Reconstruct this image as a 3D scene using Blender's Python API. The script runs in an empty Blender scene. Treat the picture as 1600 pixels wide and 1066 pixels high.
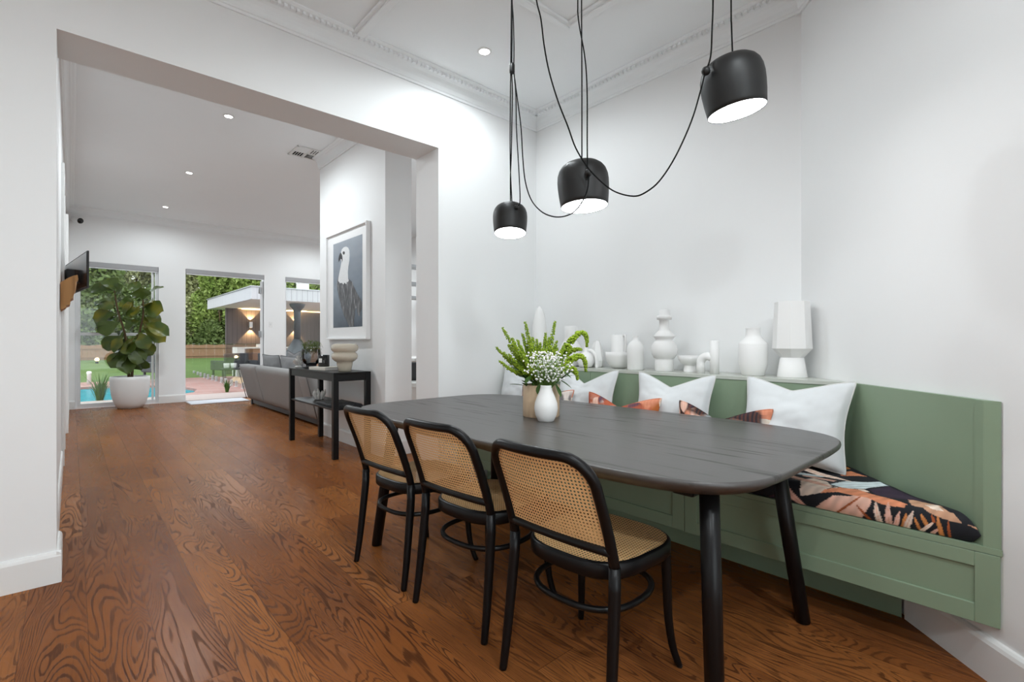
import bpy, bmesh, math, random
from mathutils import Vector, Matrix, noise
PI = math.pi
SC = bpy.context.scene
COL = SC.collection

# ------------------------------------------------------------------ camera
YAW = math.atan(688 / 767)
cam_d = bpy.data.cameras.new('camera')
cam_d.sensor_width = 36
cam_d.lens = 767 * 36 / 1600
cam_d.shift_y = 1 / 1600
cam_d.clip_start = 0.02
cam_d.clip_end = 200
cam = bpy.data.objects.new('camera', cam_d)
cam.location = (0, 0, 1.13)
cam.rotation_euler = (PI / 2, 0, -YAW)
COL.objects.link(cam)
SC.camera = cam

# ------------------------------------------------------------------ world, exposure
SC.view_settings.view_transform = 'Standard'
SC.view_settings.look = 'None'
SC.view_settings.exposure = 0.86
SC.view_settings.gamma = 1
SC.view_settings.use_curve_mapping = False
SC.cycles.max_bounces = 10
SC.cycles.diffuse_bounces = 5
SC.cycles.glossy_bounces = 4
SC.cycles.transparent_max_bounces = 16
SC.cycles.sample_clamp_indirect = 8
SC.cycles.caustics_reflective = False
SC.cycles.caustics_refractive = False
SC.cycles.use_denoising = True
w = bpy.data.worlds.new('sky')
SC.world = w
w.use_nodes = True
bgn = w.node_tree.nodes['Background']
bgn.inputs[0].default_value = (0.90, 0.95, 1.0, 1)
bgn.inputs[1].default_value = 1.85

DOWN = 62.0        # ceiling downlights in the dining room (W)
DOWN_FAR = 50.0    # ceiling downlights in the living room (W)
PEND = 14.0        # pendant diffuser strength


# ------------------------------------------------------------------ node helper
class NT:
    def __init__(s, name):
        s.m = bpy.data.materials.new(name)
        s.m.use_nodes = True
        s.t = s.m.node_tree
        s.t.nodes.clear()
        s.out = s.t.nodes.new('ShaderNodeOutputMaterial')

    def set(s, sock, v):
        if hasattr(v, 'is_output'):
            s.t.links.new(v, sock)
        elif isinstance(v, tuple) and len(v) == 3 and sock.type == 'RGBA':
            sock.default_value = (*v, 1)
        else:
            sock.default_value = v

    def n(s, typ, ins=None, o=0, **props):
        nd = s.t.nodes.new('ShaderNode' + typ)
        for k, v in props.items():
            setattr(nd, k, v)
        for k, v in (ins or {}).items():
            s.set(nd.inputs[k], v)
        return nd.outputs[o] if o is not None else nd

    def pos(s):
        return s.n('NewGeometry')

    def obj(s):
        return s.n('TexCoord', o=3)

    def uv(s):
        return s.n('TexCoord', o=2)

    def math(s, op, a, b=0.0, c=0.0):
        return s.n('Math', {0: a, 1: b, 2: c}, operation=op)

    def mapping(s, v, loc=(0, 0, 0), rot=(0, 0, 0), sc=(1, 1, 1)):
        return s.n('Mapping', {'Vector': v, 'Location': loc, 'Rotation': rot, 'Scale': sc})

    def noise(s, v, scale=5, detail=3, rough=0.5, dist=0.0, o=0):
        return s.n('TexNoise', {'Vector': v, 'Scale': scale, 'Detail': detail, 'Roughness': rough, 'Distortion': dist}, o=o)

    def ramp(s, f, stops, interp='LINEAR'):
        nd = s.n('ValToRGB', {0: f}, o=None)
        r = nd.color_ramp
        r.interpolation = interp
        while len(r.elements) < len(stops):
            r.elements.new(0.5)
        for e, (p, c) in zip(r.elements, stops):
            e.position = p
            e.color = (*c, 1) if len(c) == 3 else c
        return nd.outputs[0]

    def mix(s, f, a, b, mode='MIX'):
        nd = s.n('Mix', o=None, data_type='RGBA', blend_type=mode)
        s.set(nd.inputs[0], f)
        s.set(nd.inputs[6], a)
        s.set(nd.inputs[7], b)
        return nd.outputs[2]

    def sep(s, v):
        nd = s.n('SeparateXYZ', {0: v}, o=None)
        return nd.outputs

    def comb(s, x=0.0, y=0.0, z=0.0):
        return s.n('CombineXYZ', {0: x, 1: y, 2: z})

    def bump(s, h, strength=0.2, dist=0.01):
        return s.n('Bump', {'Height': h, 'Strength': strength, 'Distance': dist})

    def bsdf(s, col, rough=0.5, metal=0.0, spec=0.5, normal=None, **kw):
        ins = {'Base Color': col, 'Roughness': rough, 'Metallic': metal, 'Specular IOR Level': spec}
        ins.update(kw)
        if normal is not None:
            ins['Normal'] = normal
        return s.n('BsdfPrincipled', ins)

    def done(s, sh):
        s.t.links.new(sh, s.out.inputs[0])
        return s.m


MAT = {}


def plain(name, col, rough=0.5, metal=0.0, spec=0.5, nscale=0.0, namt=0.06, bump=0.0, bscale=200, **kw):
    """A surface colour with a little natural mottling and an optional fine bump."""
    t = NT(name)
    c = col
    if nscale:
        f = t.noise(t.obj(), nscale, 4, 0.6)
        c = t.mix(f, tuple(max(0, x * (1 - namt)) for x in col), tuple(min(1, x * (1 + namt)) for x in col))
    nm = None
    if bump:
        nm = t.bump(t.noise(t.obj(), bscale, 3, 0.6), bump, 0.002)
    MAT[name] = t.done(t.bsdf(c, rough, metal, spec, nm, **kw))
    return MAT[name]


def emit(name, col, st):
    t = NT(name)
    MAT[name] = t.done(t.n('Emission', {0: col, 1: st}))


plain('wall_paint', (0.84, 0.845, 0.845), 0.6, 0, 0.25, 3, 0.01)
plain('ceiling_paint', (0.865, 0.885, 0.895), 0.7, 0, 0.2, 3, 0.01)
plain('trim_paint', (0.80, 0.80, 0.79), 0.35, 0, 0.4, 5, 0.01)
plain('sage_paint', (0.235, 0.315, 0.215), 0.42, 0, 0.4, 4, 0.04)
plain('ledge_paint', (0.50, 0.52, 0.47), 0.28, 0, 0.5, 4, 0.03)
plain('black_lacquer', (0.0035, 0.0035, 0.004), 0.34, 0, 0.27, 30, 0.2)
plain('black_metal', (0.011, 0.011, 0.011), 0.45, 0, 0.4, 30, 0.1)
plain('black_cord', (0.008, 0.008, 0.008), 0.8, 0, 0.1)
plain('matte_ceramic', (0.82, 0.815, 0.805), 0.5, 0, 0.35, 20, 0.015, 0.05, 60)
plain('white_linen', (0.64, 0.66, 0.67), 0.85, 0, 0.2, 40, 0.03, 0.25, 500)
plain('pillow_piping', (0.62, 0.62, 0.60), 0.8)
plain('pot_white', (0.78, 0.79, 0.79), 0.5, 0, 0.35, 8, 0.02, 0.1, 40)
plain('soil', (0.035, 0.022, 0.014), 0.9, 0, 0.2, 60, 0.4, 0.6, 80)
plain('sofa_fabric', (0.31, 0.305, 0.30), 0.85, 0, 0.2, 60, 0.06, 0.2, 700)
plain('sofa_piping', (0.11, 0.11, 0.115), 0.8)
plain('sofa_cushion', (0.27, 0.27, 0.275), 0.85, 0, 0.2, 60, 0.08, 0.2, 700)
plain('beige_glass', (0.56, 0.50, 0.40), 0.08, 0, 0.6, 14, 0.12, **{'Coat Weight': 0.5})
plain('alabaster', (0.80, 0.78, 0.75), 0.35, 0, 0.5, 12, 0.12)
plain('candle_black', (0.012, 0.012, 0.012), 0.12)
plain('wax', (0.65, 0.55, 0.42), 0.5)
plain('paper_white', (0.80, 0.79, 0.77), 0.7)
plain('book_cover', (0.74, 0.70, 0.62), 0.6)
plain('grey_metal', (0.35, 0.36, 0.37), 0.35, 0.6)
plain('blind_grey', (0.36, 0.36, 0.37), 0.6)
plain('window_white', (0.72, 0.73, 0.74), 0.35)
plain('print_mat', (0.84, 0.84, 0.84), 0.5)
plain('bird_white', (0.72, 0.73, 0.74), 0.5, nscale=90, namt=0.2)
plain('bird_black', (0.015, 0.015, 0.018), 0.5)
plain('rug_pale', (0.62, 0.64, 0.68), 0.95, 0, 0.1, 30, 0.12, 0.4, 300)
plain('rug_edge', (0.30, 0.24, 0.22), 0.95)
plain('trunk', (0.10, 0.065, 0.035), 0.85, 0, 0.2, 30, 0.3, 0.5, 60)
plain('dark_wicker', (0.045, 0.047, 0.052), 0.7, 0, 0.3, 80, 0.4, 0.5, 120)
plain('stone_white', (0.74, 0.74, 0.72), 0.35, 0, 0.5, 6, 0.05)
plain('sandstone', (0.50, 0.37, 0.22), 0.85, 0, 0.2, 7, 0.25, 0.5, 30)
plain('soffit_white', (0.74, 0.73, 0.70), 0.6)
plain('kitchen_black', (0.02, 0.02, 0.022), 0.5)
plain('flue_grey', (0.045, 0.05, 0.058), 0.4, 0.3)
plain('baby_breath', (0.86, 0.84, 0.82), 0.7)
plain('stem_green', (0.12, 0.22, 0.04), 0.6)
plain('timber_pale', (0.42, 0.27, 0.14), 0.5, nscale=8, namt=0.2)
plain('copper_pipe', (0.33, 0.16, 0.08), 0.4, nscale=8, namt=0.2)
plain('steel', (0.55, 0.56, 0.57), 0.3, 0.8)
plain('camera_black', (0.004, 0.004, 0.004), 0.25)
plain('duct_dark', (0.012, 0.012, 0.012), 0.8)
emit('lamp_glow', (0.98, 0.985, 1.0), PEND)
emit('downlight_glow', (1.0, 0.985, 0.955), 14)
emit('warm_glow', (1.0, 0.62, 0.25), 6)
emit('garden_glow', (1.0, 0.7, 0.35), 7)


def m_floor():
    t = NT('oak_floor')
    x, y, z = t.sep(t.pos())
    bv = t.comb(y, t.math('SUBTRACT', x, 0.048), 0.0)
    br = t.n('TexBrick', {'Vector': bv, 'Color1': (0, 0, 0), 'Color2': (1, 1, 1), 'Mortar': (0, 0, 0), 'Scale': 1.0,
                          'Mortar Size': 0.0011, 'Mortar Smooth': 0.2, 'Bias': 0.0, 'Brick Width': 1.9, 'Row Height': 0.19},
             o=None, offset=0.37, offset_frequency=2)
    r = t.sep(br.outputs[0])[0]
    row = t.math('FLOOR', t.math('DIVIDE', t.math('SUBTRACT', x, 0.048), 0.19))
    seed = t.math('ADD', t.math('MULTIPLY', r, 37.0), t.math('MULTIPLY', row, 3.7))
    gx = t.math('ADD', x, seed)
    gv = t.comb(t.math('MULTIPLY', gx, 1.0), t.math('MULTIPLY', y, 0.13), t.math('MULTIPLY', seed, 0.61))
    f = t.noise(gv, 5.2, 2, 0.45, 0.45)
    rings = t.math('SINE', t.math('MULTIPLY', f, 270.0))
    fine = t.noise(t.comb(t.math('MULTIPLY', gx, 190.0), t.math('MULTIPLY', y, 6.0), seed), 1.0, 3, 0.6)
    patch = t.noise(t.comb(t.math('MULTIPLY', gx, 5.0), t.math('MULTIPLY', y, 1.1), seed), 1.0, 2, 0.5)
    rr = t.math('ADD', rings, t.math('MULTIPLY', t.math('SUBTRACT', fine, 0.5), 2.2))
    dark = t.ramp(rr, [(0.25, (0, 0, 0)), (0.9, (1, 1, 1))])
    dark = t.math('MULTIPLY', dark, t.ramp(patch, [(0.30, (0.5, 0.5, 0.5)), (0.62, (1, 1, 1))]))
    big = t.noise(t.comb(x, t.math('MULTIPLY', y, 0.5), seed), 2.0, 2, 0.5)
    pores = t.ramp(fine, [(0.50, (0, 0, 0)), (0.75, (1, 1, 1))])
    base = t.mix(r, (0.255, 0.085, 0.023), (0.420, 0.158, 0.044))
    mot = t.ramp(t.noise(t.comb(t.math('MULTIPLY', gx, 3.0), t.math('MULTIPLY', y, 1.6), seed), 1.0, 3, 0.6), [(0.40, (0, 0, 0)), (0.68, (1, 1, 1))])
    base = t.mix(t.math('MULTIPLY', big, 0.35), base, (0.130, 0.046, 0.020))
    base = t.mix(t.math('MULTIPLY', mot, 0.38), base, (0.110, 0.034, 0.012))
    base = t.mix(t.math('MULTIPLY', pores, 0.35), base, (0.09, 0.030, 0.013))
    col = t.mix(t.math('MULTIPLY', dark, 0.72), base, (0.038, 0.012, 0.005))
    gap = br.outputs[1]
    col = t.mix(t.math('MULTIPLY', gap, 0.6), col, (0.02, 0.008, 0.004))
    h = t.math('ADD', t.math('MULTIPLY', dark, -0.5), t.math('MULTIPLY', gap, -1.5))
    rough = t.math('ADD', 0.26, t.math('MULTIPLY', dark, 0.15))
    MAT['oak_floor'] = t.done(t.bsdf(col, rough, 0, 0.05, t.bump(h, 0.25, 0.0012)))


m_floor()


def m_table():
    t = NT('dark_oak')
    v = t.obj()
    f = t.noise(t.mapping(v, sc=(9, 0.55, 9)), 3.0, 4, 0.6, 0.4)
    fine = t.noise(t.mapping(v, sc=(150, 3.0, 150)), 1.0, 3, 0.6)
    st = t.ramp(t.noise(t.mapping(v, sc=(40, 2.2, 40)), 1.0, 3, 0.55, 0.3), [(0.58, (0, 0, 0)), (0.70, (1, 1, 1))])
    c = t.mix(f, (0.048, 0.044, 0.042), (0.080, 0.074, 0.070))
    c = t.mix(t.math('MULTIPLY', fine, 0.35), c, (0.04, 0.036, 0.034))
    c = t.mix(t.math('MULTIPLY', st, 0.6), c, (0.016, 0.014, 0.013))
    h = t.math('SUBTRACT', 0.0, t.math('ADD', fine, st))
    MAT['dark_oak'] = t.done(t.bsdf(c, t.math('ADD', 0.34, t.math('MULTIPLY', st, 0.15)), 0, 0.6, t.bump(h, 0.12, 0.001)))


m_table()


def m_cane():
    t = NT('woven_cane')
    u, v, _ = t.sep(t.uv())
    P = 0.0118

    def dots(ox, oy):
        a = t.math('SUBTRACT', t.math('FRACT', t.math('ADD', t.math('DIVIDE', u, P), ox)), 0.5)
        b = t.math('SUBTRACT', t.math('FRACT', t.math('ADD', t.math('DIVIDE', v, P), oy)), 0.5)
        return t.math('SQRT', t.math('ADD', t.math('MULTIPLY', a, a), t.math('MULTIPLY', b, b)))
    d = dots(0, 0)
    hole = t.math('LESS_THAN', d, 0.27)
    s1 = t.math('SINE', t.math('MULTIPLY', t.math('ADD', u, v), 2 * PI / P * 2))
    s2 = t.math('SINE', t.math('MULTIPLY', t.math('SUBTRACT', u, v), 2 * PI / P * 2))
    wv = t.math('ADD', t.math('MULTIPLY', t.math('ADD', s1, s2), 0.25), 0.5)
    c = t.mix(wv, (0.74, 0.42, 0.17), (0.90, 0.60, 0.29))
    c = t.mix(t.math('MULTIPLY', t.noise(t.uv(), 30, 3), 0.5), c, (0.76, 0.50, 0.26))
    sh = t.bsdf(c, 0.45, 0, 0.4, t.bump(wv, 0.3, 0.001))
    mx = t.n('MixShader', {0: hole, 1: sh, 2: t.n('BsdfTransparent')})
    MAT['woven_cane'] = t.done(mx)


m_cane()


def m_glass(name, tint=(0.97, 0.99, 0.98), refl=1.0):
    t = NT(name)
    fr = t.n('Fresnel', {'IOR': 1.4})
    mx = t.n('MixShader', {0: t.math('MULTIPLY', fr, refl), 1: t.n('BsdfTransparent', {0: tint}),
                           2: t.n('BsdfGlossy', {'Color': (1, 1, 1, 1), 'Roughness': 0.02})})
    MAT[name] = t.done(mx)


m_glass('pane_glass')
m_glass('fence_glass', (0.975, 0.99, 0.985), 0.35)
m_glass('smoked_glass', (0.80, 0.81, 0.82))


def m_tropical(name, sc=1.0, pale=False, coral=False):
    """Printed cotton: long petals and strap leaves in coral, cream and rust over a near-black ground."""
    t = NT(name)
    v = t.mapping(t.obj(), sc=(sc, sc, sc))
    wob = t.noise(v, 3.5, 2, 0.5, o=1)
    vv = t.n('VectorMath', {0: v, 1: t.n('VectorMath', {0: wob, 'Scale': 0.16}, operation='SCALE')}, operation='ADD')
    pv = t.mapping(vv, rot=(0.25, 0.35, 0.75), sc=(15, 3.2, 7))
    vo = t.n('TexVoronoi', {'Vector': pv, 'Scale': 1.0, 'Randomness': 0.85}, o=None)
    rnd = t.sep(vo.outputs[1])[0]
    pv2 = t.mapping(vv, rot=(0.1, -0.3, -0.6), sc=(3.0, 12, 7))
    vo2 = t.n('TexVoronoi', {'Vector': pv2, 'Scale': 1.0, 'Randomness': 0.9}, o=None)
    rnd2 = t.sep(vo2.outputs[1])[1]
    D, PU = (0.012, 0.013, 0.018), (0.042, 0.022, 0.045)
    CO, PE, CR, RU, BL = (0.64, 0.25, 0.15), (0.76, 0.48, 0.38), (0.78, 0.72, 0.63), (0.42, 0.12, 0.03), (0.58, 0.66, 0.68)
    if pale:
        D, PU, CO, RU = (0.05, 0.05, 0.06), (0.55, 0.53, 0.52), (0.70, 0.62, 0.58), (0.45, 0.35, 0.32)
    if coral:
        D, PU, BL = (0.42, 0.10, 0.05), (0.10, 0.05, 0.08), (0.72, 0.42, 0.32)
    pal = [(0.0, D), (0.24, RU), (0.32, PE), (0.50, D), (0.60, CO), (0.72, CR), (0.84, PU), (0.92, BL)]
    pal2 = [(0.0, PE), (0.26, D), (0.42, CO), (0.54, PU), (0.68, CR), (0.82, BL), (0.90, RU)]
    c1 = t.ramp(rnd, pal, 'CONSTANT')
    c2 = t.ramp(rnd2, pal2, 'CONSTANT')
    which = t.ramp(t.noise(v, 2.6, 1, 0.5), [(0.47, (0, 0, 0)), (0.53, (1, 1, 1))])
    c = t.mix(which, c1, c2)
    edge = t.ramp(t.mix(which, vo.outputs[0], vo2.outputs[0]), [(0.50, (0, 0, 0)), (0.62, (1, 1, 1))])
    c = t.mix(t.math('MULTIPLY', edge, 0.85), c, D)
    ve = t.math('SINE', t.math('MULTIPLY', t.sep(pv)[0], 22.0))
    c = t.mix(t.math('MULTIPLY', t.math('ADD', ve, 1.0), 0.09), c, RU)
    nm = t.bump(t.noise(t.obj(), 500, 2), 0.15, 0.001)
    MAT[name] = t.done(t.bsdf(c, 0.75, 0, 0.25, nm))


m_tropical('tropical_print_coral', 1.5, coral=True)
m_tropical('tropical_print_bold', 1.25)
m_tropical('tropical_print_pale', 1.4, True)


def m_leaf(name, c1, c2, c3, scale=14, rough=0.5, trans=0.15):
    t = NT(name)
    f = t.noise(t.obj(), scale, 3, 0.6)
    rnd = t.noise(t.obj(), 2.0, 2, 0.6)
    c = t.mix(f, c1, c2)
    c = t.mix(t.ramp(rnd, [(0.52, (0, 0, 0)), (0.66, (1, 1, 1))]), c, c3)
    sh = t.bsdf(c, rough, 0, 0.4)
    tr = t.n('BsdfTranslucent', {0: c})
    MAT[name] = t.done(t.n('MixShader', {0: trans, 1: sh, 2: tr}))


m_leaf('fig_leaf', (0.040, 0.075, 0.016), (0.090, 0.125, 0.024), (0.22, 0.19, 0.016), 9, 0.34)
m_leaf('spike_green', (0.13, 0.24, 0.012), (0.42, 0.54, 0.03), (0.30, 0.42, 0.02), 60, 0.6)
m_leaf('leaf_green', (0.03, 0.085, 0.012), (0.07, 0.15, 0.02), (0.05, 0.11, 0.015), 30, 0.45)
m_leaf('hedge_leaf', (0.13, 0.21, 0.045), (0.36, 0.43, 0.12), (0.22, 0.31, 0.07), 6, 0.6, 0.3)
m_leaf('tree_leaf_pale', (0.24, 0.28, 0.12), (0.46, 0.46, 0.24), (0.35, 0.35, 0.17), 5, 0.6, 0.3)
m_leaf('tree_leaf_dark', (0.08, 0.13, 0.035), (0.20, 0.26, 0.08), (0.14, 0.17, 0.05), 5, 0.6, 0.3)
m_leaf('moss', (0.05, 0.09, 0.015), (0.14, 0.19, 0.035), (0.10, 0.13, 0.02), 30, 0.7)
m_leaf('garden_tuft', (0.14, 0.17, 0.04), (0.30, 0.29, 0.08), (0.22, 0.20, 0.06), 10, 0.7)


def m_wood(name, c1, c2, axis='z', rough=0.5, sc=1.0):
    t = NT(name)
    s = {'z': (26, 26, 1.6), 'y': (26, 1.6, 26), 'x': (1.6, 26, 26)}[axis]
    f = t.noise(t.mapping(t.obj(), sc=tuple(k * sc for k in s)), 1.0, 4, 0.6, 0.6)
    MAT[name] = t.done(t.bsdf(t.mix(f, c1, c2), rough, 0, 0.4))


m_wood('pale_oak', (0.60, 0.42, 0.26), (0.78, 0.60, 0.42))
m_wood('raw_timber', (0.07, 0.025, 0.008), (0.74, 0.38, 0.13), 'z', 0.55, 0.9)
m_wood('deck_timber', (0.24, 0.19, 0.17), (0.40, 0.33, 0.30), 'x', 0.6, 0.5)
m_wood('fence_timber', (0.16, 0.085, 0.045), (0.27, 0.16, 0.09), 'z', 0.8, 0.5)


def m_boards(name, c1, c2, axis, width):
    t = NT(name)
    p = t.sep(t.pos())
    k = t.math('ADD', p[0], p[1]) if axis == 'xy' else p[axis]
    fr = t.math('FRACT', t.math('DIVIDE', k, width))
    groove = t.math('LESS_THAN', fr, 0.06)
    f = t.noise(t.mapping(t.pos(), sc=(20, 20, 1.2)), 1.0, 3, 0.6)
    c = t.mix(f, c1, c2)
    c = t.mix(groove, c, tuple(x * 0.45 for x in c1))
    MAT[name] = t.done(t.bsdf(c, 0.65, 0, 0.3))


m_boards('fascia_boards', (0.33, 0.33, 0.34), (0.42, 0.42, 0.43), 'xy', 0.16)
m_boards('dark_boards', (0.070, 0.062, 0.062), (0.105, 0.090, 0.088), 'xy', 0.16)


def m_paving():
    t = NT('brick_paving')
    p = t.mapping(t.pos(), rot=(0, 0, 0.12))
    br = t.n('TexBrick', {'Vector': p, 'Color1': (0.24, 0.105, 0.085), 'Color2': (0.31, 0.18, 0.155), 'Mortar': (0.24, 0.18, 0.16),
                          'Scale': 1.0, 'Mortar Size': 0.008, 'Brick Width': 0.36, 'Row Height': 0.18})
    f = t.noise(t.pos(), 1.5, 3)
    MAT['brick_paving'] = t.done(t.bsdf(t.mix(t.math('MULTIPLY', f, 0.5), br, (0.30, 0.23, 0.21)), 0.75, 0, 0.15))


m_paving()


def m_lawn():
    t = NT('lawn_grass')
    f = t.noise(t.pos(), 1.3, 5, 0.65)
    g = t.noise(t.pos(), 45, 2, 0.6)
    c = t.mix(f, (0.060, 0.105, 0.030), (0.125, 0.18, 0.060))
    c = t.mix(t.math('MULTIPLY', g, 0.4), c, (0.06, 0.10, 0.03))
    MAT['lawn_grass'] = t.done(t.bsdf(c, 0.9, 0, 0.1, t.bump(g, 0.5, 0.02)))


m_lawn()


def m_water():
    t = NT('pool_blue')
    f = t.noise(t.pos(), 3.0, 3, 0.5)
    c = t.mix(f, (0.004, 0.15, 0.19), (0.015, 0.28, 0.33))
    MAT['pool_blue'] = t.done(t.bsdf(c, 0.25, 0, 0.12, t.bump(t.noise(t.pos(), 6, 2), 0.1, 0.02)))


m_water()


def m_print():
    t = NT('print_sky')
    x, y, z = t.sep(t.pos())
    f = t.noise(t.mapping(t.pos(), sc=(1, 1.2, 3)), 2.2, 3)
    k = t.math('ADD', t.math('MULTIPLY', t.math('SUBTRACT', z, 1.28), 0.9), t.math('MULTIPLY', t.math('SUBTRACT', f, 0.5), 0.3))
    c = t.ramp(k, [(0.0, (0.035, 0.055, 0.085)), (0.35, (0.14, 0.18, 0.23)), (0.9, (0.36, 0.40, 0.45))])
    MAT['print_sky'] = t.done(t.bsdf(c, 0.25, 0, 0.4))
    t = NT('print_feather')
    f = t.noise(t.mapping(t.pos(), rot=(0.5, 0, 0), sc=(1, 60, 9)), 1.0, 4, 0.65)
    c = t.ramp(f, [(0.38, (0.008, 0.008, 0.010)), (0.56, (0.10, 0.10, 0.11)), (0.72, (0.45, 0.45, 0.46))])
    MAT['print_feather'] = t.done(t.bsdf(c, 0.35, 0, 0.4))


m_print()


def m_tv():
    t = NT('tv_reflection')
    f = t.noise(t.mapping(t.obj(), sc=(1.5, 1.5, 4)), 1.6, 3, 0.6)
    c = t.ramp(f, [(0.45, (0.008, 0.006, 0.006)), (0.70, (0.16, 0.07, 0.03))])  # brown patches: reflected wood painted into the screen colour
    MAT['tv_reflection'] = t.done(t.bsdf(c, 0.15, 0, 0.12))


m_tv()


# ------------------------------------------------------------------ mesh helper
class MB:
    def __init__(s):
        s.v, s.f, s.sm, s.uv = [], [], [], None

    def add(s, vs, fs, smooth=False, M=None):
        o = len(s.v)
        s.v += [tuple(M @ Vector(p)) if M is not None else tuple(p) for p in vs]
        s.f += [tuple(i + o for i in f) for f in fs]
        s.sm += [smooth] * len(fs)
        return s

    def box(s, x0, x1, y0, y1, z0, z1, bev=0.0, M=None, seg=2):
        if bev:
            b = bmesh.new()
            bmesh.ops.create_cube(b, size=1.0)
            for q in b.verts:
                q.co = Vector((x0 + (q.co.x + 0.5) * (x1 - x0), y0 + (q.co.y + 0.5) * (y1 - y0), z0 + (q.co.z + 0.5) * (z1 - z0)))
            bmesh.ops.bevel(b, geom=list(b.edges), offset=bev, segments=seg, profile=0.5, affect='EDGES')
            b.verts.index_update()
            s.add([q.co.copy() for q in b.verts], [[q.index for q in f.verts] for f in b.faces], False, M)
            b.free()
            return s
        vs = [(x0, y0, z0), (x1, y0, z0), (x1, y1, z0), (x0, y1, z0), (x0, y0, z1), (x1, y0, z1), (x1, y1, z1), (x0, y1, z1)]
        return s.add(vs, [(0, 3, 2, 1), (4, 5, 6, 7), (0, 1, 5, 4), (1, 2, 6, 5), (2, 3, 7, 6), (3, 0, 4, 7)], False, M)

    def prism(s, poly, z0, z1, M=None, smooth=False):
        """Vertical prism over a counter-clockwise polygon."""
        n = len(poly)
        vs = [(x, y, z0) for x, y in poly] + [(x, y, z1) for x, y in poly]
        s.add(vs, [tuple(range(n - 1, -1, -1)), tuple(range(n, 2 * n))], False, M)
        o = len(s.v) - 2 * n
        for i in range(n):
            j = (i + 1) % n
            s.f.append((o + i, o + j, o + n + j, o + n + i))
            s.sm.append(smooth)
        return s

    def lathe(s, prof, n=32, M=None, smooth=True, cap0=True, cap1=False, sx=1.0, sy=1.0, ph=0.0):
        """Rings of (radius, z) turned about z."""
        vs, fs = [], []
        for r, z in prof:
            for k in range(n):
                a = 2 * PI * k / n + ph
                vs.append((r * math.cos(a) * sx, r * math.sin(a) * sy, z))
        for i in range(len(prof) - 1):
            for k in range(n):
                k2 = (k + 1) % n
                fs.append((i * n + k, i * n + k2, (i + 1) * n + k2, (i + 1) * n + k))
        s.add(vs, fs, smooth, M)
        o = len(s.v) - len(vs)
        if cap0:
            s.f.append(tuple(o + k for k in range(n - 1, -1, -1)))
            s.sm.append(False)
        if cap1:
            q = o + (len(prof) - 1) * n
            s.f.append(tuple(q + k for k in range(n)))
            s.sm.append(False)
        return s

    def tube(s, path, r, n=10, closed=False, M=None, cap=True, flat=1.0):
        """Round bar swept along a path; r is a number or one radius per point."""
        P = [Vector(p) for p in path]
        m = len(P)
        R = r if isinstance(r, (list, tuple)) else [r] * m
        vs, fs = [], []
        up = None
        for i in range(m):
            if closed:
                tg = (P[(i + 1) % m] - P[i - 1]).normalized()
            else:
                tg = (P[min(i + 1, m - 1)] - P[max(i - 1, 0)]).normalized()
            if up is None:
                up = Vector((0, 0, 1)) if abs(tg.z) < 0.9 else Vector((1, 0, 0))
            a = tg.cross(up)
            if a.length < 1e-6:
                a = tg.orthogonal()
            a.normalize()
            up = a.cross(tg).normalized()
            for k in range(n):
                q = 2 * PI * k / n
                vs.append(P[i] + (a * math.cos(q) + up * math.sin(q) * flat) * R[i])
        for i in range(m if closed else m - 1):
            j = (i + 1) % m
            for k in range(n):
                k2 = (k + 1) % n
                fs.append((i * n + k, j * n + k, j * n + k2, i * n + k2))
        s.add(vs, fs, True, M)
        if cap and not closed:
            o = len(s.v) - len(vs)
            s.f.append(tuple(o + k for k in range(n)))
            s.f.append(tuple(o + (m - 1) * n + k for k in range(n - 1, -1, -1)))
            s.sm += [False, False]
        return s

    def ball(s, c, r, sub=1, sx=1, sy=1, sz=1):
        b = bmesh.new()
        bmesh.ops.create_icosphere(b, subdivisions=sub, radius=1.0)
        b.verts.index_update()
        s.add([(c[0] + q.co.x * r * sx, c[1] + q.co.y * r * sy, c[2] + q.co.z * r * sz) for q in b.verts],
              [[q.index for q in f.verts] for f in b.faces], True)
        b.free()
        return s

    def build(s, name, mat, parent=None, loc=(0, 0, 0), rot=(0, 0, 0), **tags):
        me = bpy.data.meshes.new(name)
        me.from_pydata(s.v, [], s.f)
        me.polygons.foreach_set('use_smooth', s.sm)
        if s.uv:
            ul = me.uv_layers.new(name='UVMap')
            for l in me.loops:
                ul.data[l.index].uv = s.uv[l.vertex_index]
        me.materials.append(MAT[mat])
        me.update()
        o = bpy.data.objects.new(name, me)
        COL.objects.link(o)
        o.location = loc
        o.rotation_euler = rot
        if parent is not None:
            o.parent = parent
        for k, v in tags.items():
            o[k] = v
        return o


def thing(name, label, cat, loc=(0, 0, 0), rz=0.0, group=None, rot=None):
    o = bpy.data.objects.new(name, None)
    o.empty_display_size = 0.05
    COL.objects.link(o)
    o.location = loc
    o.rotation_euler = rot if rot else (0, 0, rz)
    o['label'] = label
    o['category'] = cat
    if group:
        o['group'] = group
    return o


def tag(o, label, cat, group=None):
    o['label'] = label
    o['category'] = cat
    if group:
        o['group'] = group
    return o


def struct(mb, name, mat, parent=None, **kw):
    o = mb.build(name, mat, parent, **kw)
    if parent is None:
        o['kind'] = 'structure'
    return o


def sempty(name, loc=(0, 0, 0)):
    o = bpy.data.objects.new(name, None)
    o.empty_display_size = 0.05
    COL.objects.link(o)
    o.location = loc
    o['kind'] = 'structure'
    return o


def dup(root, loc, rz, label, group=None):
    r = root.copy()
    COL.objects.link(r)
    r.location = loc
    r.rotation_euler = (0, 0, rz)
    r['label'] = label
    if group:
        r['group'] = group
    for ch in list(root.children):
        c = ch.copy()
        COL.objects.link(c)
        c.parent = r
        for g in list(ch.children):
            d = g.copy()
            COL.objects.link(d)
            d.parent = c
    return r


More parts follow.
